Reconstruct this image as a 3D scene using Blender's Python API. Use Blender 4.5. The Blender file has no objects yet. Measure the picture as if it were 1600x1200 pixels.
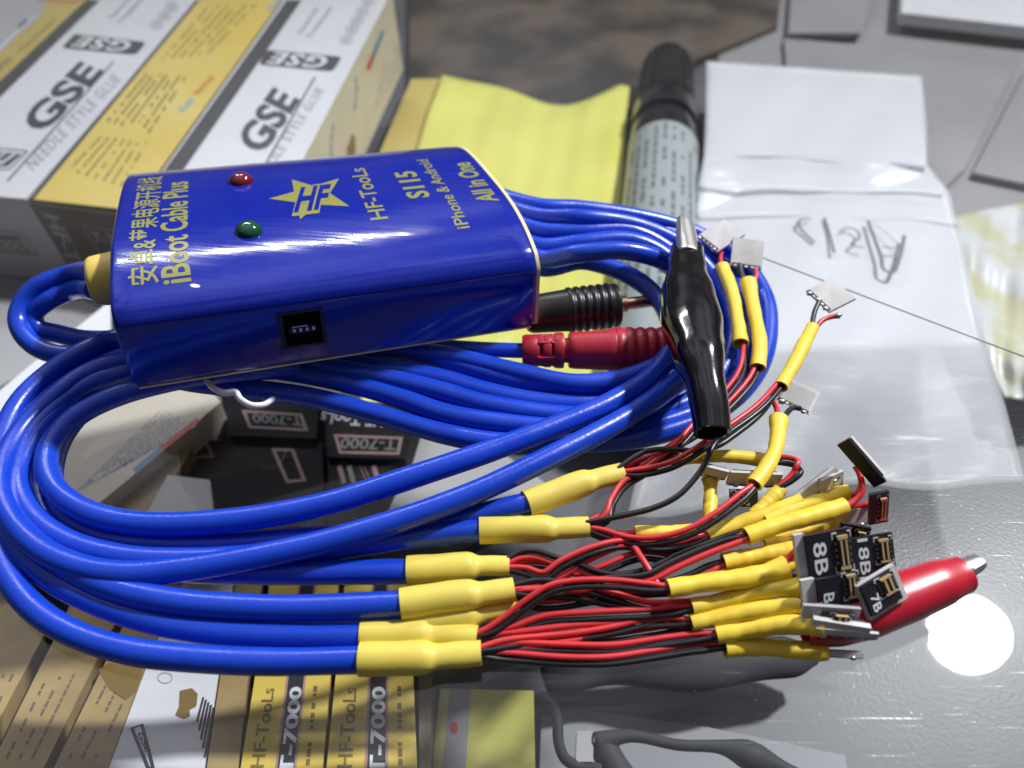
import bpy, bmesh, math, random
from mathutils import Vector, Matrix
random.seed(7)
C = bpy.context.scene
COL = C.collection
S = 0.001                                   # everything below is measured in millimetres

# ------------------------------------------------------------------ camera
FPX, TH, HC = 1200.0, math.radians(44), 95.0
FW = Vector((0, math.cos(TH), -math.sin(TH)))
UP = Vector((0, math.sin(TH), math.cos(TH)))
RT = Vector((1, 0, 0))
CAM = Vector((0, 0, HC))
cd = bpy.data.cameras.new('camera')
cam = bpy.data.objects.new('camera', cd)
COL.objects.link(cam)
cam.location = CAM * S
cam.rotation_euler = (math.radians(90) - TH, 0, 0)
cd.sensor_width = 36
cd.lens = 36 * FPX / 1600
cd.clip_start = 0.005
cd.clip_end = 20
cd.dof.use_dof = True
cd.dof.focus_distance = 0.117
cd.dof.aperture_fstop = 20
C.camera = cam

# ------------------------------------------------------------------ world: a dim shop interior
w = bpy.data.worlds.new('World')
C.world = w
w.use_nodes = True
nt = w.node_tree
bg = nt.nodes['Background']
tc = nt.nodes.new('ShaderNodeTexCoord')
sp = nt.nodes.new('ShaderNodeSeparateXYZ')
nt.links.new(tc.outputs['Generated'], sp.inputs[0])
ns = nt.nodes.new('ShaderNodeTexNoise')
ns.inputs['Scale'].default_value = 3.6
ns.inputs['Detail'].default_value = 2.5
nt.links.new(tc.outputs['Generated'], ns.inputs['Vector'])
rz = nt.nodes.new('ShaderNodeValToRGB')
nt.links.new(sp.outputs['Z'], rz.inputs[0])
cr = rz.color_ramp
cr.elements[0].position = 0.0
cr.elements[0].color = (0.055, 0.050, 0.046, 1)
cr.elements[1].position = 0.92
cr.elements[1].color = (0.62, 0.63, 0.72, 1)
e = cr.elements.new(0.32); e.color = (0.10, 0.09, 0.085, 1)
e = cr.elements.new(0.52); e.color = (0.36, 0.36, 0.42, 1)
rn = nt.nodes.new('ShaderNodeValToRGB')
nt.links.new(ns.outputs['Fac'], rn.inputs[0])
rn.color_ramp.elements[0].position = 0.42
rn.color_ramp.elements[0].color = (0.35, 0.33, 0.32, 1)
rn.color_ramp.elements[1].position = 0.60
rn.color_ramp.elements[1].color = (1.5, 1.5, 1.55, 1)
mx = nt.nodes.new('ShaderNodeMixRGB')
mx.blend_type = 'MULTIPLY'
mx.inputs[0].default_value = 1
nt.links.new(rz.outputs[0], mx.inputs[1])
nt.links.new(rn.outputs[0], mx.inputs[2])
# the people and shelving on the viewer's own side of the counter keep that side dark
ry = nt.nodes.new('ShaderNodeMapRange')
ry.interpolation_type = 'SMOOTHSTEP'
ry.inputs['From Min'].default_value = -0.55
ry.inputs['From Max'].default_value = 0.45
ry.inputs['To Min'].default_value = 0.40
ry.inputs['To Max'].default_value = 1.0
nt.links.new(sp.outputs['Y'], ry.inputs['Value'])
mx2 = nt.nodes.new('ShaderNodeMixRGB')
mx2.blend_type = 'MULTIPLY'
mx2.inputs[0].default_value = 1
nt.links.new(mx.outputs[0], mx2.inputs[1])
nt.links.new(ry.outputs[0], mx2.inputs[2])
nt.links.new(mx2.outputs[0], bg.inputs[0])
bg.inputs[1].default_value = 0.80

# ------------------------------------------------------------------ ceiling lamps
def lamp(name, d, dist, r, power, col=(0.96, 0.97, 1.0), at=(0, 0.1, 0)):
    l = bpy.data.lights.new(name, 'AREA')
    l.shape = 'DISK'; l.size = 2 * r; l.energy = power; l.color = col
    o = bpy.data.objects.new(name, l)
    COL.objects.link(o)
    d = Vector(d).normalized()
    o.location = Vector(at) + d * dist
    o.rotation_euler = (-d).to_track_quat('-Z', 'Y').to_euler()
    return o
lamp('ceiling_lamp', (0.60, 0.499 + 0.0, 0.923), 1.2, 0.048, 20, at=(0.0525, 0.0437, 0))
tube_ = lamp('ceiling_tube_light', (-0.27, 0.719, 0.695), 1.6, 0.02, 7, at=(-0.037, 0.098, 0))
tube_.data.shape = 'RECTANGLE'; tube_.data.size = 0.85; tube_.data.size_y = 0.022
tube_.rotation_euler = (math.radians(-46), 0, 0)

C.render.engine = 'CYCLES'
C.view_settings.view_transform = 'Standard'
C.view_settings.look = 'None'
C.view_settings.exposure = 0.07
C.view_settings.gamma = 1
C.cycles.max_bounces = 10
C.cycles.transparent_max_bounces = 24
C.cycles.caustics_reflective = False
C.cycles.sample_clamp_indirect = 4

# ------------------------------------------------------------------ projection helpers
def ray(x, y):
    return RT * ((x - 800) / FPX) - UP * ((y - 600) / FPX) + FW
def px(x, y, z):
    r = ray(x, y)
    return CAM + r * ((z - HC) / r.z)
def on_plane(x, y, P, N):
    r = ray(x, y)
    return CAM + r * ((P - CAM).dot(N) / r.dot(N))
def pt(p):
    return p.copy() if isinstance(p, Vector) else px(*p)

# ------------------------------------------------------------------ materials
MATS = {}
def mat(name, col, rough=0.5, metal=0.0, coat=0.0, spec=0.5, noise=None, bump=None, trans=0.0, sss=0.0):
    m = bpy.data.materials.new(name)
    m.use_nodes = True
    n = m.node_tree.nodes; L = m.node_tree.links
    b = n['Principled BSDF']
    b.inputs['Base Color'].default_value = (*col, 1)
    b.inputs['Roughness'].default_value = rough
    b.inputs['Metallic'].default_value = metal
    b.inputs['Coat Weight'].default_value = coat
    b.inputs['Coat Roughness'].default_value = 0.04
    b.inputs['Specular IOR Level'].default_value = spec
    b.inputs['Transmission Weight'].default_value = trans
    if sss:
        b.inputs['Subsurface Weight'].default_value = sss
        b.inputs['Subsurface Scale'].default_value = 0.001
    if noise or bump:
        t = n.new('ShaderNodeTexCoord')
    if noise:                                # (scale, amount, second colour)
        x = n.new('ShaderNodeTexNoise')
        x.inputs['Scale'].default_value = noise[0]
        x.inputs['Detail'].default_value = 5
        L.new(t.outputs['Object'], x.inputs['Vector'])
        r = n.new('ShaderNodeValToRGB')
        r.color_ramp.elements[0].position = 0.5 - noise[1]
        r.color_ramp.elements[0].color = (*col, 1)
        r.color_ramp.elements[1].position = 0.5 + noise[1]
        r.color_ramp.elements[1].color = (*noise[2], 1)
        L.new(x.outputs['Fac'], r.inputs[0])
        L.new(r.outputs[0], b.inputs['Base Color'])
    if bump:                                 # (scale, strength)
        x = n.new('ShaderNodeTexNoise')
        x.inputs['Scale'].default_value = bump[0]
        x.inputs['Detail'].default_value = 4
        L.new(t.outputs['Object'], x.inputs['Vector'])
        k = n.new('ShaderNodeBump')
        k.inputs['Strength'].default_value = bump[1]
        k.inputs['Distance'].default_value = 0.0004
        L.new(x.outputs['Fac'], k.inputs['Height'])
        L.new(k.outputs[0], b.inputs['Normal'])
    MATS[name] = m
    return m
def film(name, col, alpha, rough=0.25, bumpscale=60, bumpstr=0.4):
    m = mat(name, col, rough, bump=(bumpscale, bumpstr))
    n = m.node_tree.nodes; L = m.node_tree.links
    b = n['Principled BSDF']
    b.inputs['Alpha'].default_value = alpha
    return m
M = MATS
mat('cable_blue', (0.006, 0.046, 0.48), 0.40, spec=0.5, bump=(1500, 0.10), noise=(90, 0.25, (0.009, 0.060, 0.55)))
mat('case_blue', (0.006, 0.019, 0.32), 0.12, coat=0.6, spec=0.5)
def streaks(m):
    n = m.node_tree.nodes; L = m.node_tree.links
    t = n.new('ShaderNodeTexCoord'); mp = n.new('ShaderNodeMapping')
    mp.inputs['Rotation'].default_value = (0, 0, -0.3178)
    mp.inputs['Scale'].default_value = (25, 420, 60)
    L.new(t.outputs['Object'], mp.inputs[0])
    x = n.new('ShaderNodeTexNoise'); x.inputs['Scale'].default_value = 1; x.inputs['Detail'].default_value = 3
    L.new(mp.outputs[0], x.inputs['Vector'])
    k = n.new('ShaderNodeBump'); k.inputs['Strength'].default_value = .8; k.inputs['Distance'].default_value = .00009
    L.new(x.outputs['Fac'], k.inputs['Height'])
    b = n['Principled BSDF']
    L.new(k.outputs[0], b.inputs['Normal']); L.new(k.outputs[0], b.inputs['Coat Normal'])
streaks(M['case_blue'])
def uneven_gloss(m, scale, lo, hi):
    n = m.node_tree.nodes; L = m.node_tree.links
    t = n.new('ShaderNodeTexCoord'); x = n.new('ShaderNodeTexNoise')
    x.inputs['Scale'].default_value = scale; x.inputs['Detail'].default_value = 5
    L.new(t.outputs['Object'], x.inputs['Vector'])
    r = n.new('ShaderNodeMapRange'); r.inputs['From Min'].default_value = .3; r.inputs['From Max'].default_value = .7
    r.inputs['To Min'].default_value = lo; r.inputs['To Max'].default_value = hi
    L.new(x.outputs['Fac'], r.inputs['Value']); L.new(r.outputs[0], n['Principled BSDF'].inputs['Roughness'])
uneven_gloss(M['cable_blue'], 160, .22, .40)
uneven_gloss(M['case_blue'], 90, .09, .20)
mat('case_cream', (0.80, 0.68, 0.36), 0.4)
mat('relief_yellow', (0.80, 0.60, 0.13), 0.5, bump=(500, 0.08))
mat('shrink_yellow', (0.69, 0.55, 0.085), 0.48, bump=(420, 0.14), noise=(220, 0.3, (0.74, 0.60, 0.10)))
mat('sleeve_yellow', (0.80, 0.59, 0.048), 0.44, bump=(420, 0.13), noise=(200, 0.3, (0.88, 0.63, 0.05)))
mat('wire_red', (0.58, 0.025, 0.03), 0.38, noise=(300, 0.3, (0.66, 0.04, 0.045)))
mat('wire_black', (0.012, 0.011, 0.013), 0.36)
mat('print_gold', (0.27, 0.27, 0.05), 0.35)
mat('black_plastic', (0.010, 0.010, 0.011), 0.35)
mat('port_dark', (0.002, 0.002, 0.003), 0.8, spec=0.1)
mat('black_boot', (0.007, 0.007, 0.008), 0.12, coat=0.5, bump=(300, 0.10))
mat('boot_slit', (0.30, 0.21, 0.03), 0.5)
mat('red_boot', (0.47, 0.014, 0.03), 0.30, coat=0.25, bump=(400, 0.05))
mat('red_plug', (0.40, 0.012, 0.03), 0.42, bump=(900, 0.12))
mat('steel', (0.75, 0.74, 0.72), 0.34, metal=1.0, bump=(500, 0.05))
mat('copper_pin', (0.50, 0.30, 0.22), 0.3, metal=1.0)
mat('gold', (0.85, 0.60, 0.30), 0.42, metal=0.55)
mat('solder', (0.55, 0.54, 0.50), 0.35, metal=1.0, bump=(900, 0.3))
mat('pcb_black', (0.012, 0.013, 0.017), 0.38, noise=(500, 0.2, (0.017, 0.018, 0.024)))
mat('silk_white', (0.78, 0.79, 0.82), 0.5)
mat('plate_frost', (0.44, 0.425, 0.41), 0.6, spec=0.3, noise=(260, 0.25, (0.62, 0.61, 0.60)), bump=(250, 0.15))
m = mat('plate_clear', (0.66, 0.66, 0.64), 0.3, noise=(400, 0.2, (0.8, 0.8, 0.78)), bump=(250, 0.3))
m.node_tree.nodes['Principled BSDF'].inputs['Alpha'].default_value = 0.5
mat('led_red', (0.16, 0.004, 0.014), 0.06, coat=1.0)
mat('led_green', (0.004, 0.075, 0.028), 0.06, coat=1.0)
mat('tie_white', (0.82, 0.82, 0.86), 0.4)
# things under the glass
mat('card_white', (0.74, 0.73, 0.78), 0.35, noise=(22, 0.2, (0.82, 0.81, 0.86)))
mat('card_silver', (0.62, 0.58, 0.61), 0.4, noise=(40, 0.2, (0.70, 0.65, 0.67)))
mat('card_yellow', (0.74, 0.53, 0.075), 0.4, noise=(28, 0.16, (0.82, 0.63, 0.17)))
mat('card_olive', (0.52, 0.40, 0.09), 0.45, noise=(25, 0.2, (0.60, 0.47, 0.14)))
mat('card_cream', (0.60, 0.53, 0.44), 0.5, noise=(50, 0.2, (0.68, 0.60, 0.52)))
def worn(m, col2, scale, rot, lo=.42, hi=.62):
    """streaky rubbed print: mixes a second ink over the base colour along one direction"""
    n = m.node_tree.nodes; L = m.node_tree.links
    b = n['Principled BSDF']
    src = b.inputs['Base Color'].links[0].from_socket
    t = n.new('ShaderNodeTexCoord'); mp = n.new('ShaderNodeMapping')
    mp.inputs['Rotation'].default_value = (0, 0, rot); mp.inputs['Scale'].default_value = scale
    L.new(t.outputs['Object'], mp.inputs[0])
    x = n.new('ShaderNodeTexNoise'); x.inputs['Scale'].default_value = 1; x.inputs['Detail'].default_value = 6
    L.new(mp.outputs[0], x.inputs['Vector'])
    r = n.new('ShaderNodeMapRange'); r.inputs['From Min'].default_value = lo; r.inputs['From Max'].default_value = hi
    r.inputs['To Max'].default_value = .75
    L.new(x.outputs['Fac'], r.inputs['Value'])
    m2 = n.new('ShaderNodeMixRGB'); m2.inputs[2].default_value = (*col2, 1)
    L.new(r.outputs[0], m2.inputs[0]); L.new(src, m2.inputs[1]); L.new(m2.outputs[0], b.inputs['Base Color'])
mat('card_khaki', (0.50, 0.36, 0.15), 0.5, noise=(300, 0.3, (0.44, 0.31, 0.14)))
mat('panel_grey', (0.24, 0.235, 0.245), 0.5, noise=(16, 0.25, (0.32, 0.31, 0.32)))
worn(M['card_khaki'], (0.24, 0.165, 0.08), (70, 45, 60), .45, .35, .75)
mat('card_brown', (0.14, 0.105, 0.075), 0.4, noise=(40, 0.2, (0.20, 0.155, 0.11)))
mat('card_black', (0.006, 0.005, 0.006), 0.6, spec=0.12, noise=(40, 0.2, (0.012, 0.010, 0.010)))
mat('reflection_dark', (0.030, 0.027, 0.022), 0.5, noise=(22, 0.10, (0.12, 0.09, 0.07)))
mat('card_grey', (0.40, 0.395, 0.41), 0.5, noise=(20, 0.25, (0.47, 0.46, 0.47)))
mat('tray_grey', (0.22, 0.22, 0.24), 0.5, noise=(20, 0.3, (0.32, 0.32, 0.35)))
mat('ink_dark', (0.035, 0.037, 0.05), 0.45)
mat('ink_grey', (0.34, 0.34, 0.38), 0.5)
mat('ink_brown', (0.24, 0.17, 0.05), 0.5)
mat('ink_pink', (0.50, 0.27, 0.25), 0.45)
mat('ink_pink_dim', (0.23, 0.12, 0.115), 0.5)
mat('ink_dim', (0.12, 0.115, 0.12), 0.5)
mat('ink_silver', (0.62, 0.60, 0.58), 0.4)
mat('ink_red', (0.55, 0.07, 0.05), 0.5)
mat('ink_orange', (0.78, 0.26, 0.10), 0.5)
mat('ink_blue', (0.10, 0.24, 0.38), 0.5)
mat('ink_pale_blue', (0.36, 0.52, 0.56), 0.5)
mat('ink_stain', (0.23, 0.15, 0.04), 0.5)
mat('paper_white', (0.90, 0.90, 0.94), 0.45, bump=(30, 0.3))
film('bag_film', (0.86, 0.86, 0.90), 0.46, 0.30, 120, 0.35)
def bag_layers(m):
    """doubled and heat-welded towards the mouth, a single clear layer towards the bottom, with fine creases"""
    n = m.node_tree.nodes; L = m.node_tree.links
    b = n['Principled BSDF']
    t = n.new('ShaderNodeTexCoord'); sp_ = n.new('ShaderNodeSeparateXYZ')
    L.new(t.outputs['Generated'], sp_.inputs[0])
    x = n.new('ShaderNodeTexNoise'); x.inputs['Scale'].default_value = 30; x.inputs['Detail'].default_value = 6
    L.new(t.outputs['Object'], x.inputs['Vector'])
    a = n.new('ShaderNodeMath'); a.operation = 'MULTIPLY_ADD'
    L.new(x.outputs['Fac'], a.inputs[0]); a.inputs[1].default_value = .35; L.new(sp_.outputs['Y'], a.inputs[2])
    r = n.new('ShaderNodeMapRange'); r.interpolation_type = 'SMOOTHSTEP'
    r.inputs['From Min'].default_value = .12; r.inputs['From Max'].default_value = .55
    r.inputs['To Min'].default_value = .20; r.inputs['To Max'].default_value = .55
    L.new(a.outputs[0], r.inputs['Value']); L.new(r.outputs[0], b.inputs['Alpha'])
    mp = n.new('ShaderNodeMapping'); mp.inputs['Scale'].default_value = (40, 130, 60); mp.inputs['Rotation'].default_value = (0, 0, .12)
    L.new(t.outputs['Object'], mp.inputs[0])
    y = n.new('ShaderNodeTexNoise'); y.inputs['Scale'].default_value = 1; y.inputs['Detail'].default_value = 7; y.inputs['Distortion'].default_value = .8
    L.new(mp.outputs[0], y.inputs['Vector'])
    k = n.new('ShaderNodeBump'); k.inputs['Strength'].default_value = .55; k.inputs['Distance'].default_value = .0008
    L.new(y.outputs['Fac'], k.inputs['Height']); L.new(k.outputs[0], b.inputs['Normal'])
bag_layers(M['bag_film'])
mat('bag_yellow', (0.70, 0.67, 0.13), 0.28, noise=(30, 0.25, (0.78, 0.74, 0.20)), bump=(60, 0.5))
mat('packet_pale', (0.62, 0.63, 0.64), 0.35, noise=(38, 0.05, (0.55, 0.53, 0.34)), bump=(70, 0.4))
mat('marker_black', (0.012, 0.014, 0.016), 0.2, coat=0.3)
mat('marker_label', (0.40, 0.43, 0.44), 0.35)
mat('ink_slate', (0.15, 0.17, 0.18), 0.5)
mat('shelf_grey', (0.060, 0.060, 0.066), 0.5, noise=(9, 0.2, (0.15, 0.148, 0.165)))
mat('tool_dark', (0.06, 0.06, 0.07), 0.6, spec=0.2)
mat('seam_grey', (0.50, 0.50, 0.53), 0.4)

def schlick(n, L, f0):
    """mirror share of a plain glass face, the same from both sides"""
    ge = n.new('ShaderNodeNewGeometry')
    dp = n.new('ShaderNodeVectorMath'); dp.operation = 'DOT_PRODUCT'
    L.new(ge.outputs['Incoming'], dp.inputs[0]); L.new(ge.outputs['Normal'], dp.inputs[1])
    ab = n.new('ShaderNodeMath'); ab.operation = 'ABSOLUTE'; L.new(dp.outputs['Value'], ab.inputs[0])
    om = n.new('ShaderNodeMath'); om.operation = 'SUBTRACT'; om.inputs[0].default_value = 1; L.new(ab.outputs[0], om.inputs[1])
    pw = n.new('ShaderNodeMath'); pw.operation = 'POWER'; L.new(om.outputs[0], pw.inputs[0]); pw.inputs[1].default_value = 5
    ma = n.new('ShaderNodeMath'); ma.operation = 'MULTIPLY_ADD'; L.new(pw.outputs[0], ma.inputs[0])
    ma.inputs[1].default_value = 1 - f0; ma.inputs[2].default_value = f0
    return ma
def glass_material():
    m = bpy.data.materials.new('counter_glass')
    m.use_nodes = True
    n = m.node_tree.nodes; L = m.node_tree.links
    n.remove(n['Principled BSDF'])
    out = n['Material Output']
    t = n.new('ShaderNodeTexCoord')
    tr = n.new('ShaderNodeBsdfTransparent')
    tr.inputs[0].default_value = (0.95, 0.96, 0.955, 1)
    gl = n.new('ShaderNodeBsdfGlossy')
    gl.inputs['Roughness'].default_value = 0.015
    fr = schlick(n, L, 0.045)
    wv = n.new('ShaderNodeTexNoise'); wv.inputs['Scale'].default_value = 750; wv.inputs['Detail'].default_value = 3
    L.new(t.outputs['Object'], wv.inputs['Vector'])
    wb_ = n.new('ShaderNodeBump'); wb_.inputs['Strength'].default_value = .5; wb_.inputs['Distance'].default_value = .000004
    L.new(wv.outputs['Fac'], wb_.inputs['Height']); L.new(wb_.outputs[0], gl.inputs['Normal'])
    mix = n.new('ShaderNodeMixShader')
    L.new(fr.outputs[0], mix.inputs[0]); L.new(tr.outputs[0], mix.inputs[1]); L.new(gl.outputs[0], mix.inputs[2])
    # worn surface: fine scratches and dust that scatter light round a lamp's mirror image
    du = n.new('ShaderNodeTexNoise')
    du.inputs['Scale'].default_value = 1800; du.inputs['Detail'].default_value = 3
    L.new(t.outputs['Object'], du.inputs['Vector'])
    ad = du
    bp = n.new('ShaderNodeBump')
    bp.inputs['Strength'].default_value = 0.5; bp.inputs['Distance'].default_value = 0.00006
    L.new(ad.outputs[0], bp.inputs['Height'])
    g2 = n.new('ShaderNodeBsdfGlossy')
    g2.inputs['Roughness'].default_value = 0.27
    L.new(bp.outputs[0], g2.inputs['Normal'])
    pa = n.new('ShaderNodeTexNoise')
    pa.inputs['Scale'].default_value = 14; pa.inputs['Detail'].default_value = 3
    L.new(t.outputs['Object'], pa.inputs['Vector'])
    rp = n.new('ShaderNodeMapRange')
    rp.inputs['From Min'].default_value = 0.35; rp.inputs['From Max'].default_value = 0.7
    rp.inputs['To Min'].default_value = 0.002; rp.inputs['To Max'].default_value = 0.010
    L.new(pa.outputs['Fac'], rp.inputs['Value'])
    fac = rp.outputs[0]
    for rot, thr in ((-38, .685), (52, .73), (-27, .70)):
        mq = n.new('ShaderNodeMapping')
        mq.inputs['Rotation'].default_value = (0, 0, math.radians(rot))
        mq.inputs['Scale'].default_value = (55, 2600, 1)
        L.new(t.outputs['Object'], mq.inputs[0])
        nq = n.new('ShaderNodeTexNoise'); nq.inputs['Scale'].default_value = 1; nq.inputs['Detail'].default_value = 2
        nq.inputs['Distortion'].default_value = .25
        L.new(mq.outputs[0], nq.inputs['Vector'])
        rq = n.new('ShaderNodeMapRange')
        rq.inputs['From Min'].default_value = thr; rq.inputs['From Max'].default_value = thr + .06
        rq.inputs['To Min'].default_value = 0; rq.inputs['To Max'].default_value = .032
        L.new(nq.outputs['Fac'], rq.inputs['Value'])
        aq = n.new('ShaderNodeMath'); aq.operation = 'ADD'
        L.new(fac, aq.inputs[0]); L.new(rq.outputs[0], aq.inputs[1])
        fac = aq.outputs[0]
    # specks of dust
    sq = n.new('ShaderNodeTexVoronoi'); sq.inputs['Scale'].default_value = 650
    L.new(t.outputs['Object'], sq.inputs['Vector'])
    wq = n.new('ShaderNodeMapRange')
    wq.inputs['From Min'].default_value = .03; wq.inputs['From Max'].default_value = .10
    wq.inputs['To Min'].default_value = .03; wq.inputs['To Max'].default_value = 0
    L.new(sq.outputs['Distance'], wq.inputs['Value'])
    aq = n.new('ShaderNodeMath'); aq.operation = 'ADD'
    L.new(fac, aq.inputs[0]); L.new(wq.outputs[0], aq.inputs[1])
    fac = aq.outputs[0]
    mix2 = n.new('ShaderNodeMixShader')
    L.new(fac, mix2.inputs[0]); L.new(mix.outputs[0], mix2.inputs[1]); L.new(g2.outputs[0], mix2.inputs[2])
    L.new(mix2.outputs[0], out.inputs['Surface'])
    MATS['counter_glass'] = m
    m2 = bpy.data.materials.new('glass_underside')
    m2.use_nodes = True
    n = m2.node_tree.nodes; L = m2.node_tree.links
    n.remove(n['Principled BSDF'])
    tr = n.new('ShaderNodeBsdfTransparent'); tr.inputs[0].default_value = (0.96, 0.97, 0.965, 1)
    gl = n.new('ShaderNodeBsdfGlossy'); gl.inputs['Roughness'].default_value = 0.02
    fr = schlick(n, L, 0.02)
    mx_ = n.new('ShaderNodeMixShader')
    L.new(fr.outputs[0], mx_.inputs[0]); L.new(tr.outputs[0], mx_.inputs[1]); L.new(gl.outputs[0], mx_.inputs[2])
    L.new(mx_.outputs[0], n['Material Output'].inputs['Surface'])
    MATS['glass_underside'] = m2
glass_material()

# ------------------------------------------------------------------ object helpers
def tag(o, label, cat, group=None, kind=None):
    if label: o['label'] = label
    if cat: o['category'] = cat
    if group: o['group'] = group
    if kind: o['kind'] = kind
    return o
def thing(name, label, cat, base, group=None):
    o = bpy.data.objects.new(name, None)
    COL.objects.link(o)
    o.empty_display_size = 0.005
    o.location = base * S
    tag(o, label, cat, group)
    return o
def world_of(o):
    v = Vector((0, 0, 0))
    while o is not None:
        v = v + o.location
        o = o.parent
    return v / S
def mesh(name, verts, faces, mats, parent=None, smooth=False, fmat=None, base=None, label=None, auto=None):
    """verts are world millimetres; the object's origin goes to base (or sits on its parent's)."""
    if base is None:
        base = world_of(parent) if parent is not None else sum((Vector(v) for v in verts), Vector()) / len(verts)
    me = bpy.data.meshes.new(name)
    me.from_pydata([tuple((Vector(v) - base) * S) for v in verts], [], faces)
    for k in (mats if isinstance(mats, (list, tuple)) else [mats]):
        me.materials.append(MATS[k])
    if fmat:
        for p, i in zip(me.polygons, fmat): p.material_index = i
    if smooth:
        me.shade_smooth()
    if auto:
        me.set_sharp_from_angle(angle=math.radians(auto))
    me.update()
    o = bpy.data.objects.new(name, me)
    COL.objects.link(o)
    if parent is not None:
        o.parent = parent
        o.location = (base - world_of(parent)) * S
    else:
        o.location = base * S
    if label: o['label'] = label
    return o
class Geo:
    def __init__(self): self.v = []; self.f = []; self.m = []
    def add(self, v, f, m=0):
        k = len(self.v)
        self.v += list(v); self.f += [tuple(i + k for i in q) for q in f]; self.m += [m] * len(f)
        return self
    def box(self, O, X, Y, Z, m=0):
        v = [O + X * a + Y * b + Z * c for c in (0, 1) for b in (0, 1) for a in (0, 1)]
        f = [(0, 2, 3, 1), (4, 5, 7, 6), (0, 1, 5, 4), (2, 6, 7, 3), (0, 4, 6, 2), (1, 3, 7, 5)]
        if X.cross(Y).dot(Z) < 0: f = [tuple(reversed(q)) for q in f]
        return self.add(v, f, m)
    def build(self, name, mats, parent=None, **k):
        return mesh(name, self.v, self.f, mats, parent, fmat=self.m, **k)

def catmull(P, n=8):
    P = [Vector(p) for p in P]
    if len(P) < 3:
        return [P[0].lerp(P[-1], i / n) for i in range(n + 1)]
    Q = [P[0] * 2 - P[1]] + P + [P[-1] * 2 - P[-2]]
    out = []
    for i in range(1, len(Q) - 2):
        a, b, c, d = Q[i - 1:i + 3]
        # centripetal spacing keeps bends from overshooting
        t0 = 0; t1 = t0 + max((b - a).length, 1e-5) ** .5; t2 = t1 + max((c - b).length, 1e-5) ** .5; t3 = t2 + max((d - c).length, 1e-5) ** .5
        for k in range(n):
            t = t1 + (t2 - t1) * k / n
            A1 = a * ((t1 - t) / (t1 - t0)) + b * ((t - t0) / (t1 - t0))
            A2 = b * ((t2 - t) / (t2 - t1)) + c * ((t - t1) / (t2 - t1))
            A3 = c * ((t3 - t) / (t3 - t2)) + d * ((t - t2) / (t3 - t2))
            B1 = A1 * ((t2 - t) / (t2 - t0)) + A2 * ((t - t0) / (t2 - t0))
            B2 = A2 * ((t3 - t) / (t3 - t1)) + A3 * ((t - t1) / (t3 - t1))
            out.append(B1 * ((t2 - t) / (t2 - t1)) + B2 * ((t - t1) / (t2 - t1)))
    out.append(P[-1])
    return out
def frames(path):
    n = len(path)
    T = [(path[min(i + 1, n - 1)] - path[max(i - 1, 0)]).normalized() for i in range(n)]
    up = Vector((0, 0, 1))
    if abs(T[0].dot(up)) > 0.95: up = Vector((0, 1, 0))
    N = (up - T[0] * up.dot(T[0])).normalized()
    F = []
    for t in T:
        N = N - t * N.dot(t)
        N = N.normalized() if N.length > 1e-6 else t.orthogonal().normalized()
        F.append((t, N, t.cross(N)))
    return F
def tube(geo, path, rad, seg=14, m=0, cap=True, flat=None):
    """rad: number, list per point or function of 0..1; flat: function giving (normal scale, side scale)."""
    F = frames(path); n = len(path)
    v = []; f = []
    for i, (p, (t, N, B)) in enumerate(zip(path, F)):
        s = i / (n - 1)
        r = rad(s) if callable(rad) else (rad[i] if isinstance(rad, list) else rad)
        a_, b_ = flat(s) if flat else (1, 1)
        for k in range(seg):
            a = 2 * math.pi * k / seg
            v.append(p + N * (math.cos(a) * r * a_) + B * (math.sin(a) * r * b_))
    for i in range(n - 1):
        for k in range(seg):
            k2 = (k + 1) % seg
            f.append((i * seg + k, i * seg + k2, (i + 1) * seg + k2, (i + 1) * seg + k))
    if cap:
        f.append(tuple(reversed(range(seg))))
        f.append(tuple((n - 1) * seg + k for k in range(seg)))
    return geo.add(v, f, m)
def arclen(path):
    L = [0]
    for a, b in zip(path, path[1:]): L.append(L[-1] + (b - a).length)
    return L
def resample(path, n):
    L = arclen(path); out = []
    j = 0
    for i in range(n):
        s = L[-1] * i / (n - 1)
        while j < len(L) - 2 and L[j + 1] < s: j += 1
        d = L[j + 1] - L[j]
        out.append(path[j].lerp(path[j + 1], (s - L[j]) / d if d > 0 else 0))
    return out

# ------------------------------------------------------------------ lettering
_tc = {}
def glyphs(body, bold=0.0, shear=0.0, spacing=1.0):
    key = (body, bold, shear, spacing)
    if key in _tc: return _tc[key]
    c = bpy.data.curves.new('tmp', 'FONT')
    c.body = body; c.offset = bold; c.shear = shear; c.space_character = spacing
    c.resolution_u = 3; c.fill_mode = 'FRONT'
    o = bpy.data.objects.new('tmp', c)
    COL.objects.link(o)
    dg = bpy.context.evaluated_depsgraph_get()
    me = bpy.data.meshes.new_from_object(o.evaluated_get(dg))
    v = [(a.co.x, a.co.y) for a in me.vertices]
    f = [tuple(p.vertices) for p in me.polygons]
    bpy.data.objects.remove(o); bpy.data.curves.remove(c); bpy.data.meshes.remove(me)
    x0 = min(a for a, b in v); x1 = max(a for a, b in v)
    y1 = max(b for a, b in v); 
    v = [((a - x0) / (x1 - x0), b / y1) for a, b in v]
    _tc[key] = (v, f)
    return _tc[key]
def print_text(geo, body, P0, P1, Pt, N, bold=0.0, shear=0.0, m=0, spacing=1.0, off=0.06):
    """baseline from P0 to P1, cap height towards Pt, lifted off the surface along N."""
    v, f = glyphs(body, bold, shear, spacing)
    X = P1 - P0; Y = Pt - P0
    if X.cross(Y).dot(N) < 0: f = [tuple(reversed(q)) for q in f]
    geo.add([P0 + X * a + Y * b + N * off for a, b in v], f, m)
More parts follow.
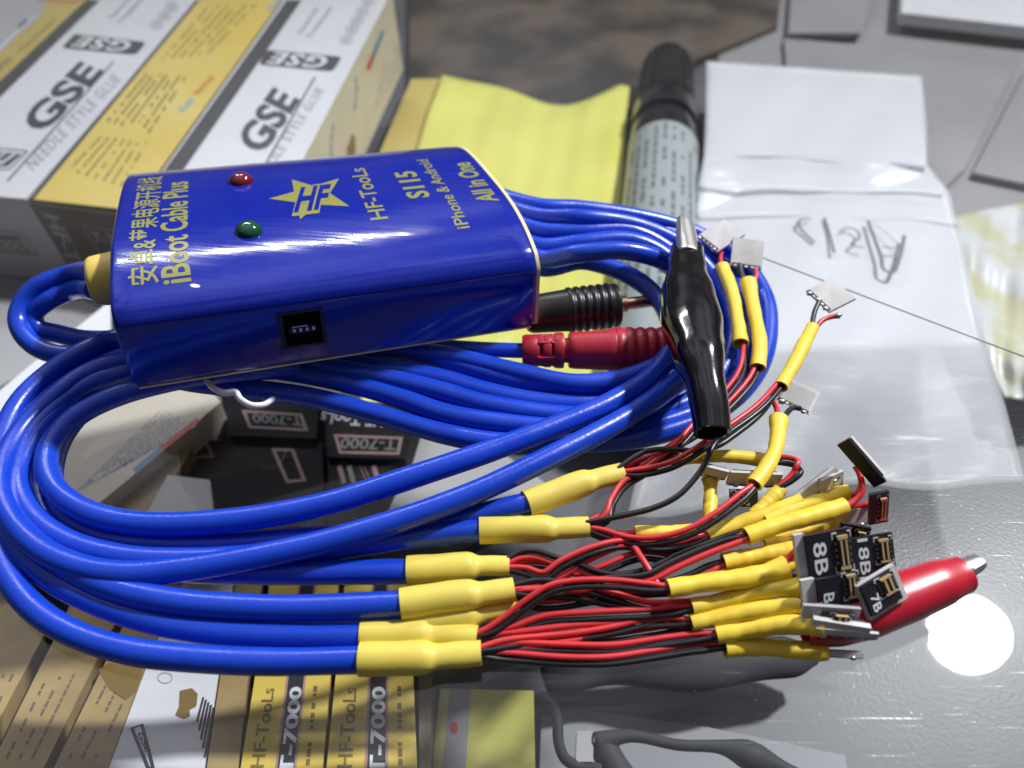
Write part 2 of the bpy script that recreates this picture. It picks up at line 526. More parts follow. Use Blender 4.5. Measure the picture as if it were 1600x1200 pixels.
def poly(geo, P, N, m=0, off=0.05):
    n = len(P)
    nn = sum(((P[i] - P[0]).cross(P[(i + 1) % n] - P[0]) for i in range(1, n - 1)), Vector())
    f = tuple(range(n)) if nn.dot(N) > 0 else tuple(reversed(range(n)))
    geo.add([p + N * off for p in P], [f], m)
def stroke(geo, A, B, wd, N, m=0, off=0.05):
    d = (B - A).normalized(); s = d.cross(N).normalized() * (wd / 2)
    poly(geo, [A - s, B - s, B + s, A + s], N, m, off)
def outline(geo, P, wd, N, m=0, off=0.05):
    c = sum(P, Vector()) / len(P); n = len(P)
    Q = []
    for i in range(n):
        a = (P[i - 1] - P[i]).normalized(); b = (P[(i + 1) % n] - P[i]).normalized()
        Q.append(P[i] + (a + b) * wd)
    k = len(geo.v)
    for i in range(n):
        j = (i + 1) % n
        poly(geo, [P[i], P[j], Q[j], Q[i]], N, m, off)
def words(geo, A, B, Up, N, m=0, seed=1, off=0.05, fill=0.75):
    """a row of tiny illegible print from A to B"""
    r = random.Random(seed); X = B - A; L = X.length; s = 0
    while s < L:
        k = r.uniform(0.8, 2.6)
        e_ = min(L, s + k)
        if r.random() < fill:
            a = A + X * (s / L); b = A + X * (e_ / L)
            poly(geo, [a, b, b + Up, a + Up], N, m, off)
        s = e_ + 0.45

# ------------------------------------------------------------------ setting: the glass counter and the shelf inside it
SHELF = -62.0
g = Geo()
g.box(Vector((-700, -250, SHELF - 12)), Vector((1400, 0, 0)), Vector((0, 1500, 0)), Vector((0, 0, 12)))
o = g.build('shelf', 'shelf_grey', label=None)
tag(o, 'grey shelf inside the counter below the glass', 'shelf', kind='structure')
ct = thing('glass_counter', 'scratched clear glass counter top everything rests on', 'counter', Vector((0, 150, 0)))
g = Geo()
g.box(Vector((-520, -200, -5)), Vector((1040, 0, 0)), Vector((0, 950, 0)), Vector((0, 0, 5)))
g.m = [1, 0, 1, 1, 1, 1]
g.build('glass_pane', ['counter_glass', 'glass_underside'], ct)
g = Geo()
a, b = px(1190, 402, 0.15), px(1640, 572, 0.15)
tube(g, [a, a.lerp(b, .35), a.lerp(b, .7), b], 0.16, 8)
g.build('glass_seam', 'seam_grey', ct, smooth=True)

# ------------------------------------------------------------------ the control box
Q = [-58.4117, 84.5518, 0.3178, 0.0679, -0.1316, 66.1591, 57.9276, 12.5745, 17.6968, 3.4999]
DB = Vector((Q[0], Q[1], 12.25))
DR = Matrix.Rotation(Q[2], 3, 'Z') @ Matrix.Rotation(Q[3], 3, 'Y') @ Matrix.Rotation(Q[4], 3, 'X')
DL, DW, DH, DA, DP = Q[5:10]
def dev(u, v, w): return DB + DR @ Vector((u, v, w))
DN = DR @ Vector((0, 0, 1))
def arch(v):
    s = min(1, abs(2 * v / DW - 1))
    return DH + (DA - DH) * (1 - s ** DP)
DRI = DR.transposed()
def dev_top(x, y):
    """(u, v) where the sight line through a photo pixel meets the arched lid"""
    o = DRI @ (CAM - DB); d = DRI @ ray(x, y)
    prev = None
    t = 90.0
    while t < 260:
        p = o + d * t
        if 0 <= p.y <= DW and p.z <= arch(p.y): break
        t += 0.1
    return p.x, p.y
def dev_front(x, y):
    o = DRI @ (CAM - DB); d = DRI @ ray(x, y)
    p = o - d * (o.y / d.y)
    return p.x, p.z
def section(grow, n=40, rc=1.6):
    """closed cross-section (v, w), rounded at the bottom edges and at the shoulder"""
    P = []
    top = [(DW * i / n, arch(DW * i / n)) for i in range(n + 1)]
    P += [(rc * .35, 0), (DW - rc * .35, 0)]
    P += [(DW - .1, 0.25), (DW, 0.9)]
    P += [(DW, DH - 2.0), (DW, DH - 1.0)]
    P += [(v, w_) for v, w_ in reversed(top[1:-1])][0:]
    P += [(0, DH - 1.0), (0, DH - 2.0), (0, 0.9), (.1, 0.25)]
    c = (DW / 2, DA / 2)
    return [(v + (grow if v > c[0] else -grow), w_ + (grow if w_ > c[1] else -grow)) for v, w_ in P]
box_t = thing('control_box', 'glossy blue control box with yellow lettering and two indicator lights, resting on the cable coil', 'control box', DB)
def loft(sec_fn, us, name, m, parent, **k):
    v = []; f = []
    n = len(sec_fn(us[0]))
    for u in us:
        v += [dev(u, a, b) for a, b in sec_fn(u)]
    for i in range(len(us) - 1):
        for j in range(n):
            j2 = (j + 1) % n
            f.append((i * n + j, i * n + j2, (i + 1) * n + j2, (i + 1) * n + j))
    f.append(tuple(reversed(range(n)))); f.append(tuple((len(us) - 1) * n + j for j in range(n)))
    # orient outwards
    bm = bmesh.new()
    vs = [bm.verts.new(p) for p in v]
    for q in f: bm.faces.new([vs[i] for i in q])
    bmesh.ops.recalc_face_normals(bm, faces=bm.faces)
    fo = [tuple(x.index for x in q.verts) for q in (bm.verts.index_update(), bm.faces.index_update(), list(bm.faces))[2]]
    bm.free()
    return mesh(name, v, fo, m, parent, smooth=True, auto=48, **k)
def ins(u):                                     # rounded ends
    e_ = min(u, DL - u)
    return -0.9 + math.sqrt(max(0, 0.81 - max(0, 0.9 - e_) ** 2)) if e_ < 0.9 else 0.0
loft(lambda u: section(0.0 + ins(u)), [0, .1, .25, .5, .9] + [DL * i / 20 for i in range(1, 20)] + [DL - .9, DL - .5, DL - .25, DL - .1, DL], 'casing', 'case_blue', box_t)
loft(lambda u: [(a, b - 0.0) for a, b in section(-0.12)], [DL - .3, DL + .32], 'end_panel', 'case_cream', box_t)
# base plate showing as a cream line along the bottom edge
g = Geo()
g.box(dev(0.9, 0.15, -0.28), dev(DL - .9, .15, -.28) - dev(.9, .15, -.28), dev(.9, DW - .3, -.28) - dev(.9, .15, -.28), DN * 0.29)
g.build('base_plate', 'case_cream', box_t)
# USB port in the front
u0, w0 = dev_front(431, 490); u1, w1 = dev_front(511, 535)
wa, wb = min(w0, w1), max(w0, w1)
port = Geo()
def fb(u, w_, uu, ww, d0, d1, mm=0, G=None):
    (G or port).box(dev(u, d0, w_), dev(uu, d0, w_) - dev(u, d0, w_), dev(u, d1, w_) - dev(u, d0, w_), dev(u, d0, ww) - dev(u, d0, w_), mm)
um, wm = (u0 + u1) / 2, (wa + wb) / 2
fb(u0, wa, u1, wb, -0.02, 1.0, 1)
fb(u0, wb - .42, u1, wb, -.16, -.021); fb(u0, wa, u1, wa + .36, -.16, -.021)
fb(u0, wa + .361, u0 + .8, wb - .421, -.16, -.021); fb(u1 - .5, wa + .361, u1, wb - .421, -.16, -.021)
fr_ = port.build('usb_port', ['black_plastic', 'port_dark'], box_t)
port = Geo()
fb(u0 + 1.5, wm - .75, u1 - 1.3, wm + .35, -0.09, -.021, 0)
fb(u0 + 2.0, wm + .36, u1 - 2.6, wm + .52, -0.10, -.021, 1)
for k in range(4): fb(u0 + 2.1 + k * 1.0, wm - .5, u0 + 2.5 + k * 1.0, wm + .1, -.11, -.0905, 1)
port.build('socket_tongue', ['black_plastic', 'steel'], fr_)
# strain relief at the left end
def dev_end_match(x, y):
    o = DRI @ (CAM - DB); d = DRI @ ray(x, y)
    p = o - d * (o.x / d.x)
    return p.y, p.z
SV, SW = 21.0, 10.6
best = 1e9
for vi in range(4, 54):
    p = dev(0, vi, 9.2); d = p - CAM; zz = d.dot(FW)
    X = 800 + FPX * d.dot(RT) / zz; Y = 600 - FPX * d.dot(UP) / zz
    if abs(Y - 432) < best: best = abs(Y - 432); SV = vi; SW = 9.2
g = Geo()
pa = [dev(-x, SV, SW) for x in (-.5, 0, .4, 1.5, 3.2, 4.6, 5.2, 5.4)]
tube(g, pa, [4.5, 4.5, 4.6, 4.6, 4.4, 4.2, 3.9, 3.2], 28, flat=lambda s: (0.95, 1))
g.build('strain_relief', 'relief_yellow', box_t, smooth=True, auto=50)
RELIEF = [dev(-4.5, SV + 1.9, SW + .8), dev(-4.5, SV - 2.1, SW - .6)]
# indicator lights
def dome(x, y, r, name, m):
    u, v = dev_top(x, y)
    c = dev(u, v, arch(v)); e_ = 0.3
    t = (dev(u, v + e_, arch(v + e_)) - dev(u, v - e_, arch(v - e_))).normalized()
    a = DR @ Vector((1, 0, 0)); nrm = a.cross(t).normalized()
    V = []; F = []; sg, rg = 24, 9
    for i in range(rg):
        ph = math.pi / 2 * i / (rg - 1)
        for k in range(sg):
            al = 2 * math.pi * k / sg
            V.append(c + (a * math.cos(al) + t * math.sin(al)) * (r * math.cos(ph)) + nrm * (r * .8 * math.sin(ph) - .05))
    for i in range(rg - 1):
        for k in range(sg):
            F.append((i * sg + k, i * sg + (k + 1) % sg, (i + 1) * sg + (k + 1) % sg, (i + 1) * sg + k))
    mesh(name, V, F, m, box_t, smooth=True, label=('red' if 'red' in m else 'green') + ' indicator light dome')
dome(377, 284, 2.2, 'indicator_light', 'led_red')
dome(389, 362, 2.2, 'indicator_light', 'led_green')
# printing on the lid: text laid out in (u, v), draped over the arch
def lid(uv, off=0.05):
    u, v = uv
    e_ = 0.2
    dw = (arch(v + e_) - arch(v - e_)) / (2 * e_)
    n = Vector((0, -dw, 1)).normalized()
    return DB + DR @ (Vector((u, v, arch(v))) + n * off)
def drape(verts, faces, geo, m=0, off=0.05):
    bm = bmesh.new()
    vs = [bm.verts.new((a, b, 0)) for a, b in verts]
    for q in faces:
        try: bm.faces.new([vs[i] for i in q])
        except ValueError: pass
    lo = min(b for a, b in verts); hi = max(b for a, b in verts)
    y = math.floor(lo)
    while y < hi:
        bmesh.ops.bisect_plane(bm, geom=bm.verts[:] + bm.edges[:] + bm.faces[:], plane_co=(0, y, 0), plane_no=(0, 1, 0))
        y += 1.0
    bm.verts.index_update()
    V = [lid((p.co.x, p.co.y), off) for p in bm.verts]
    F = []
    for q in bm.faces:
        I = [x.index for x in q.verts]
        nn = (V[I[1]] - V[I[0]]).cross(V[I[2]] - V[I[0]])
        F.append(tuple(I) if nn.dot(DN) > 0 else tuple(reversed(I)))
    bm.free()
    geo.add(V, F, m)
def lid_text(body, v0, v1, u_base, h, bold=0.0, name='lettering', shear=0.0):
    v, f = glyphs(body, bold, shear)
    g = Geo()
    drape([(u_base - b * h, v0 + (v1 - v0) * a) for a, b in v], f, g)
    return g.build(name, 'print_gold', box_t)
def uv(x, y): return dev_top(x, y)
ua, va = uv(243, 443); ub, vb = uv(240, 296)
per = (vb - va) / 8.1                              # eight characters are in sight before the lid curves away
lid_text('安卓&苹果电源开机线', va, min(va + per * 10, DW - 2.0), ua + .1, 3.9, 0.012)
ua2, va2 = uv(298, 441); ub2, vb2 = uv(297, 300)
lid_text('iBoot Cable Plus', va2, min(va2 + (vb2 - va2) * 16 / 13.4, DW - 1.5), ua2, 4.1, 0.022)
ua, va = uv(597, 343); ub, vb = uv(567, 263)
lid_text('HF-TooLs', va, vb, (ua + ub) / 2 + .6, 2.9, 0.012)
ua, va = uv(664, 308); ub, vb = uv(645, 268)
lid_text('S115', va - .2, vb + .2, (ua + ub) / 2 + .5, 3.9, 0.032)
ua, va = uv(723, 358); ub, vb = uv(668, 249)
lid_text('iPhone & Android', va, vb, (uv(723, 358)[0] + uv(676, 260)[0]) / 2 + .6, 2.3, 0.012)
ua, va = uv(766, 316); ub, vb = uv(738, 253)
lid_text('All in One', va, vb, (ua + ub) / 2 + .4, 3.8, 0.026)
# star emblem with the two letters cut out of it
cu, cv = uv(487, 309)
g = Geo()
tip = [uv(420, 311), uv(456, 281), uv(530, 279), uv(546, 323), uv(469, 343)]
cu = sum(t[0] for t in tip) / 5; cv = sum(t[1] for t in tip) / 5
cu2, cv2 = uv(487, 306)
inn = []
for i in range(5):
    a, b = tip[i], tip[(i + 1) % 5]
    mxu, mxv = (a[0] + b[0]) / 2, (a[1] + b[1]) / 2
    inn.append((cu2 + (mxu - cu2) * .56, cv2 + (mxv - cv2) * .56))
star = []
for i in range(5): star += [tip[i], inn[i]]
V = [(cu2, cv2)] + star
drape(V, [(0, 1 + i, 1 + (i + 1) % 10) for i in range(10)], g)
g.build('star_emblem', 'print_gold', box_t)
a0 = uv(459, 331); a1 = uv(463, 294); a2 = uv(517, 324)
def emblem_map(vv): return [(a0[0] + (a2[0] - a0[0]) * a + (a1[0] - a0[0]) * b, a0[1] + (a2[1] - a0[1]) * a + (a1[1] - a0[1]) * b) for a, b in vv]
g = Geo()
vb_, fb_ = glyphs('HF', 0.075, 0.25)
drape([(x, y) for x, y in emblem_map([(-.04 + a * 1.08, -.06 + b * 1.12) for a, b in vb_])], fb_, g, 0, 0.075)
g.build('emblem_border', 'print_gold', box_t)
g = Geo()
v_, f_ = glyphs('HF', 0.035, 0.25)
drape(emblem_map(v_), f_, g, 0, 0.10)
g.build('emblem_letters', 'case_blue', box_t)
# a small chip in the paint
g = Geo(); cu, cv = uv(305, 447)
drape([(cu + math.cos(a) * .75, cv + math.sin(a) * .35 - math.cos(a) * .2) for a in [i * math.pi / 4 for i in range(8)]], [tuple(range(8))], g)
g.build('paint_chip', 'silk_white', box_t)

# ------------------------------------------------------------------ blue cables
CR = 1.75
GROUP_C = 'blue cables in the coil'
def wire_pair(parent, P, kind='rb', r=0.43, gap=0.46, twist=0.0, seed=0):
    """a red and a black wire side by side along P; kind 'r' / 'b' for one wire alone"""
    path = catmull([pt(p) for p in P], 7)
    if len(kind) == 1:
        g = Geo(); tube(g, path, r, 9)
        g.build('red_wire' if kind == 'r' else 'black_wire', 'wire_red' if kind == 'r' else 'wire_black', parent, smooth=True, auto=60)
        return
    F = frames(path); n = len(path)
    L = arclen(path)
    for sgn, nm, mt in ((1, 'red_wire', 'wire_red'), (-1, 'black_wire', 'wire_black')):
        if kind == 'br': sgn = -sgn
        q = []
        for i, (p, (t, N, B)) in enumerate(zip(path, F)):
            # which side is "up the picture": away from the viewer and a little up
            side = Vector((0, 0.75, 0.35)); side = side - t * side.dot(t)
            if side.length < .2: side = B
            side.normalize()
            n2 = t.cross(side)
            a = twist * L[i] + math.sin(L[i] * .13 + seed) * .45
            near = min(1, .35 + min(L[i], L[-1] - L[i]) / 5.0)
            q.append(p + (side * math.cos(a) + n2 * math.sin(a)) * gap * sgn * near)
        g = Geo(); tube(g, q, r, 9)
        g.build(nm, mt, parent, smooth=True, auto=60)
def sleeve(parent, P, r=0.98, flare0=1.0, flare1=1.0, flat=0.92):
    path = resample(catmull([pt(p) for p in P], 10), 26)
    rr = random.Random(len(P) * 13 + int(path[0].x * 10))
    ph = rr.uniform(0, 6)
    def rad(s):
        k = 1 + (flare0 - 1) * max(0, 1 - s / .16) ** 1.5 + (flare1 - 1) * max(0, (s - .80) / .20) ** 1.5
        return r * k * (1 + .05 * math.sin(s * 8 + ph) + .03 * math.sin(s * 21 + ph * 2) + .02 * math.sin(s * 41 + ph * 3))
    g = Geo()
    tube(g, path, rad, 18, cap=False, flat=lambda s: (flat, 1.04))
    # rims and the inside of the mouth give the tube its wall
    n = len(path); F = frames(path)
    for end, sgn in ((0, 1), (n - 1, -1)):
        t, N, B = F[end]; p = path[end]; R = rad(end / (n - 1))
        V = []
        for rr_, dd in ((R, 0), (R * .76, 0.0), (R * .72, 1.6)):
            for k in range(18):
                a = 2 * math.pi * k / 18
                V.append(p + N * math.cos(a) * rr_ * flat + B * math.sin(a) * rr_ * 1.04 + t * dd * sgn)
        fs = []
        for j in range(2):
            for k in range(18):
                q = (j * 18 + k, j * 18 + (k + 1) % 18, (j + 1) * 18 + (k + 1) % 18, (j + 1) * 18 + k)
                fs.append(q if sgn < 0 else tuple(reversed(q)))
        g.add(V, fs, 0)
    return g.build('sleeve', 'sleeve_yellow', parent, smooth=True, auto=50)
def shrink(parent, P, r0=2.05, r1=1.45, step=0.62):
    path = resample(catmull([pt(p) for p in P], 10), 40)
    def rad(s):
        k = 1 / (1 + math.exp(-(s - step) * 55))
        return r0 * (1 - k) + r1 * k + .03 * math.sin(s * 17)
    g = Geo()
    tube(g, path, rad, 24, cap=False, flat=lambda s: (0.97, 1.0) if s < step else (0.86, 1.08))
    F = frames(path)
    for end, sgn in ((0, 1), (39, -1)):
        t, N, B = F[end]; p = path[end]; R = rad(end / 39)
        fl = (0.97, 1.0) if end == 0 else (0.86, 1.08)
        V = []
        for rr_, dd in ((R, 0), (R * .84, 0), (R * .8, 1.5)):
            for k in range(24):
                a = 2 * math.pi * k / 24
                V.append(p + N * math.cos(a) * rr_ * fl[0] + B * math.sin(a) * rr_ * fl[1] + t * dd * sgn)
        fs = []
        for j in range(2):
            for k in range(24):
                q = (j * 24 + k, j * 24 + (k + 1) % 24, (j + 1) * 24 + (k + 1) % 24, (j + 1) * 24 + k)
                fs.append(q if sgn < 0 else tuple(reversed(q)))
        g.add(V, fs, 0)
    return g.build('heat_shrink', 'shrink_yellow', parent, smooth=True, auto=50)

def cable(label, path, ends=None, base_i=-1):
    pts = [pt(p) for p in path]
    base = pts[base_i].copy(); base.z = 0
    t = thing('cable', label, 'cable', base, GROUP_C)
    g = Geo()
    ph = pts[0].x + pts[-1].y
    tube(g, catmull(pts, 9), lambda s: CR * (1 + .012 * math.sin(s * 61 + ph) + .010 * math.sin(s * 143 + ph * 2)), 20)
    g.build('jacket', 'cable_blue', t, smooth=True, auto=60)
    return t
def T(v, w_): return dev(DL - 1.0, v, w_)

under = lambda *p: list(p)
c7 = cable('lowest front cable of the coil, its yellow heat-shrink end nearest the bottom edge',
  [T(47, 9), (840, 322, 13), (905, 326, 12), (1000, 340, 9.5), (1085, 364, 6.5), (1155, 405, 4), (1193, 460, 2.4), (1201, 515, 1.9), (1188, 570, 1.9), (1155, 615, 1.9), (1095, 655, 1.9), (1000, 684, 1.9), (880, 692, 1.9), (780, 692, 1.9),
   (700, 679, 1.9), (587, 647, 2), (475, 619, 2.3), (362, 605, 2.6), (270, 590, 3), (225, 560, 3.5),
   (185, 530, 5.6), (133, 548, 6), (84, 578, 5.6), (32, 628, 5), (2, 690, 4.2), (-14, 760, 3.6), (-10, 830, 3), (8, 890, 2.4), (50, 948, 2), (109, 987, 1.9), (197, 1016, 1.9), (306, 1029, 1.9), (437, 1034, 1.9), (562, 1031, 1.9), (600, 1031, 1.9)])
shrink(c7, [(562, 1030, 2.1), (640, 1028, 2.1), (700, 1024, 2.1), (752, 1020, 2.2)], 2.15, 1.55, .58)
c6 = cable('second lowest front cable of the coil, ending in yellow heat-shrink just behind the lowest one',
  [T(44, 6), (845, 345, 10), (905, 348, 9.5), (1000, 352, 8), (1075, 378, 5.6), (1132, 418, 4), (1166, 472, 2.6), (1172, 528, 2), (1155, 585, 1.9), (1105, 632, 1.9), (1025, 664, 1.9), (920, 674, 2.2), (850, 668, 2.6),
   (750, 657, 3), (690, 645, 3.2), (625, 622, 3.4), (569, 605, 3.6), (480, 585, 4), (380, 570, 4), (280, 560, 4), (200, 556, 3.8), (140, 580, 3.6), (78, 622, 3.6), (26, 680, 3.6), (0, 745, 3.6), (2, 805, 3.2), (28, 855, 2.8), (72, 897, 2.4), (131, 932, 2.1), (219, 965, 1.9), (306, 983, 1.9), (437, 992, 1.9), (560, 994, 1.9), (600, 994, 1.9)])
shrink(c6, [(564, 993, 2.1), (640, 990, 2.1), (690, 990, 2.1), (746, 994, 2.2)], 1.95, 1.35, .58)
c4 = cable('cable of the coil whose yellow heat-shrink end lies upper of the stacked middle pair',
  [T(41, 9.5), (840, 338, 13), (905, 340, 14), (985, 350, 12), (1058, 380, 8.5), (1108, 424, 5.5), (1140, 480, 3.6), (1143, 540, 2.6), (1115, 598, 2.2), (1058, 636, 2.2), (960, 652, 2.4), (860, 648, 3.2), (760, 632, 3.8),
   (690, 612, 4.2), (600, 590, 4.6), (500, 572, 4.6), (400, 560, 4.6), (300, 552, 4.6), (215, 560, 4.4), (150, 592, 4), (92, 640, 4), (45, 700, 4), (25, 755, 4), (30, 810, 4), (60, 852, 4), (110, 888, 4), (175, 918, 4), (262, 938, 4), (372, 948, 4), (481, 950, 4), (621, 944, 4.2), (660, 942, 4.2)])
shrink(c4, [(626, 944, 4.3), (700, 933, 4.3), (755, 927, 4.3), (803, 920, 4.3)], 2.1, 1.5, .66)
c5 = cable('cable of the coil whose heat-shrink end lies under the stacked middle pair',
  [T(37, 6), (840, 368, 9), (905, 370, 9), (985, 374, 8), (1052, 402, 6), (1098, 450, 4.2), (1116, 508, 3.2), (1096, 568, 2.6), (1040, 608, 2.3), (960, 628, 2.4), (860, 630, 2.8), (780, 617, 3.2), (690, 592, 4),
   (600, 575, 4.2), (480, 560, 4.2), (360, 550, 4.2), (250, 552, 3.2), (180, 575, 2.2), (120, 620, 1.9), (70, 680, 1.9), (48, 740, 1.9), (55, 800, 1.9), (90, 850, 1.9), (150, 895, 1.9), (200, 925, 1.9), (290, 952, 1.9), (380, 966, 1.9), (500, 973, 1.9), (630, 972, 1.9), (660, 971, 1.9)])
shrink(c5, [(632, 970, 2.05), (720, 962, 2.05), (760, 954, 2.05), (808, 942, 2.1)], 2.05, 1.45, .62)
c3 = cable('cable of the coil whose half-shaded heat-shrink end is topmost of the middle three',
  [T(33, 9.5), (840, 360, 12), (905, 362, 12), (985, 362, 11), (1050, 395, 8), (1090, 445, 6), (1105, 505, 4.6), (1085, 560, 4), (1030, 595, 3.6), (960, 610, 3.2), (880, 612, 2.8), (780, 594, 2.8), (690, 567, 3),
   (600, 556, 3), (480, 548, 3), (360, 545, 3), (260, 552, 2.4), (195, 580, 1.9), (130, 625, 1.9), (80, 690, 1.9), (62, 750, 1.9), (75, 810, 1.9), (120, 852, 1.9), (200, 880, 1.9), (300, 891, 1.9), (394, 894, 1.9), (500, 894, 1.9), (630, 893, 2), (660, 893, 2)])
shrink(c3, [(636, 892, 2.2), (700, 888, 2.2), (750, 884, 2.2), (796, 884, 2.2)], 2.1, 1.35, .66)
c2 = cable('cable of the coil whose yellow heat-shrink end points straight right below the tilted one',
  [T(29, 6.5), (842, 392, 8), (905, 390, 8.5), (985, 386, 8.5), (1050, 420, 6.5), (1082, 475, 5), (1080, 530, 4.2), (1040, 572, 4), (960, 600, 4), (880, 604, 4), (780, 588, 4), (690, 562, 4.2),
   (600, 548, 4.2), (480, 540, 4.2), (360, 540, 4.4), (260, 556, 4.8), (190, 583, 4.8), (140, 600, 4.6), (93, 632, 4.4), (52, 680, 4.2), (30, 735, 4), (35, 780, 3.8), (62, 818, 3.6), (110, 848, 3.4), (180, 868, 3.2), (250, 875, 3), (350, 873, 3), (450, 864, 3), (550, 852, 3), (650, 838, 3.2), (750, 828, 3.5), (790, 827, 3.5)])
shrink(c2, [(749, 828, 3.6), (810, 826, 3.6), (865, 826, 3.6), (920, 823, 3.6)], 2.05, 1.5, .66)
c1 = cable('cable of the coil whose yellow heat-shrink end tilts up to the right',
  [T(25, 9), (842, 385, 11.5), (905, 380, 12), (985, 376, 11.5), (1045, 405, 9), (1075, 460, 7), (1078, 515, 5.6), (1045, 560, 5.4), (980, 590, 5.2), (900, 600, 5), (800, 580, 5), (700, 556, 5),
   (600, 545, 5), (480, 540, 5.2), (360, 545, 5.4), (260, 565, 3.4), (195, 596, 1.9), (140, 632, 1.9), (98, 680, 1.9), (80, 740, 1.9), (95, 800, 1.9), (160, 838, 1.9), (250, 850, 1.9), (360, 850, 1.9), (470, 842, 2), (560, 836, 2), (650, 822, 2.6), (740, 806, 4), (818, 789, 5.2), (850, 781, 5.3)])
shrink(c1, [(822, 788, 5.4), (870, 770, 5.5), (920, 752, 5.6), (973, 738, 5.6)], 2.05, 1.5, .66)
cA = cable('inner blue cable loop crossing the open middle of the coil above its twin',
  [T(21, 7), (845, 418, 8.5), (910, 408, 9), (969, 424, 8.6), (1012, 450, 7.6), (1042, 490, 7), (1050, 535, 6.8), (1024, 582, 6.8), (960, 626, 7), (900, 653, 7.2), (780, 699, 7.6), (662, 739, 7.6), (512, 786, 6.4), (400, 808, 5.6), (300, 818, 5.2), (212, 817, 5), (145, 803, 5), (98, 776, 5), (74, 740, 5), (78, 700, 5), (108, 660, 5.4), (160, 628, 5.8), (225, 606, 6), (300, 590, 6), (380, 580, 6), (470, 575, 5)], base_i=12)
cB = cable('outer blue cable loop running from the clip diagonally down to the left edge',
  [T(17, 9.5), (842, 404, 11), (905, 396, 14), (980, 392, 14), (1055, 418, 10.5), (1098, 470, 8), (1102, 532, 7), (1068, 588, 6.8), (1010, 632, 7), (950, 668, 7.2), (860, 714, 7.6), (750, 766, 7.6), (656, 802, 7), (525, 842, 6), (394, 871, 5.4), (284, 889, 5), (197, 896, 5), (131, 887, 5), (70, 862, 5), (26, 822, 5), (2, 772, 5), (8, 720, 5), (38, 668, 5), (84, 622, 5.3), (140, 582, 5.6), (205, 562, 6), (300, 555, 6), (400, 552, 5)], base_i=12)
cp = thing('power_cable', 'short doubled blue cable curling out of the yellow sleeve left of the box', 'cable', px(43, 529, 0))
for k, P in enumerate(([RELIEF[0], (112, 428, 12.4), (66, 444, 11), (38, 470, 9), (29, 501, 7), (42, 529, 5.5), (74, 550, 4.4), (125, 556, 3.6), (200, 548, 3), (260, 540, 3)],
          [RELIEF[1], (112, 454, 10.5), (76, 470, 9), (52, 492, 6.8), (58, 512, 5), (92, 522, 3.6), (130, 530, 2.6), (200, 530, 2.2), (260, 530, 2.2)])):
    g = Geo(); tube(g, catmull([pt(p) for p in P], 9), CR, 18)
    g.build('jacket', 'cable_blue', cp, smooth=True, auto=60)
# white twist tie round the bundle
tt = catmull([px(322, 594, 6), px(336, 608, 7.6), px(352, 614, 8.2), px(368, 613, 8.4), px(376, 624, 8.2), px(392, 633, 7.6), px(410, 633, 6.6), px(426, 624, 5)], 8)
g = Geo(); tube(g, tt, 0.62, 12, flat=lambda s: (1, .8))
tag(g.build('twist_tie', 'tie_white', smooth=True, auto=60), 'white twist tie round the cables under the front of the blue box', 'tie')

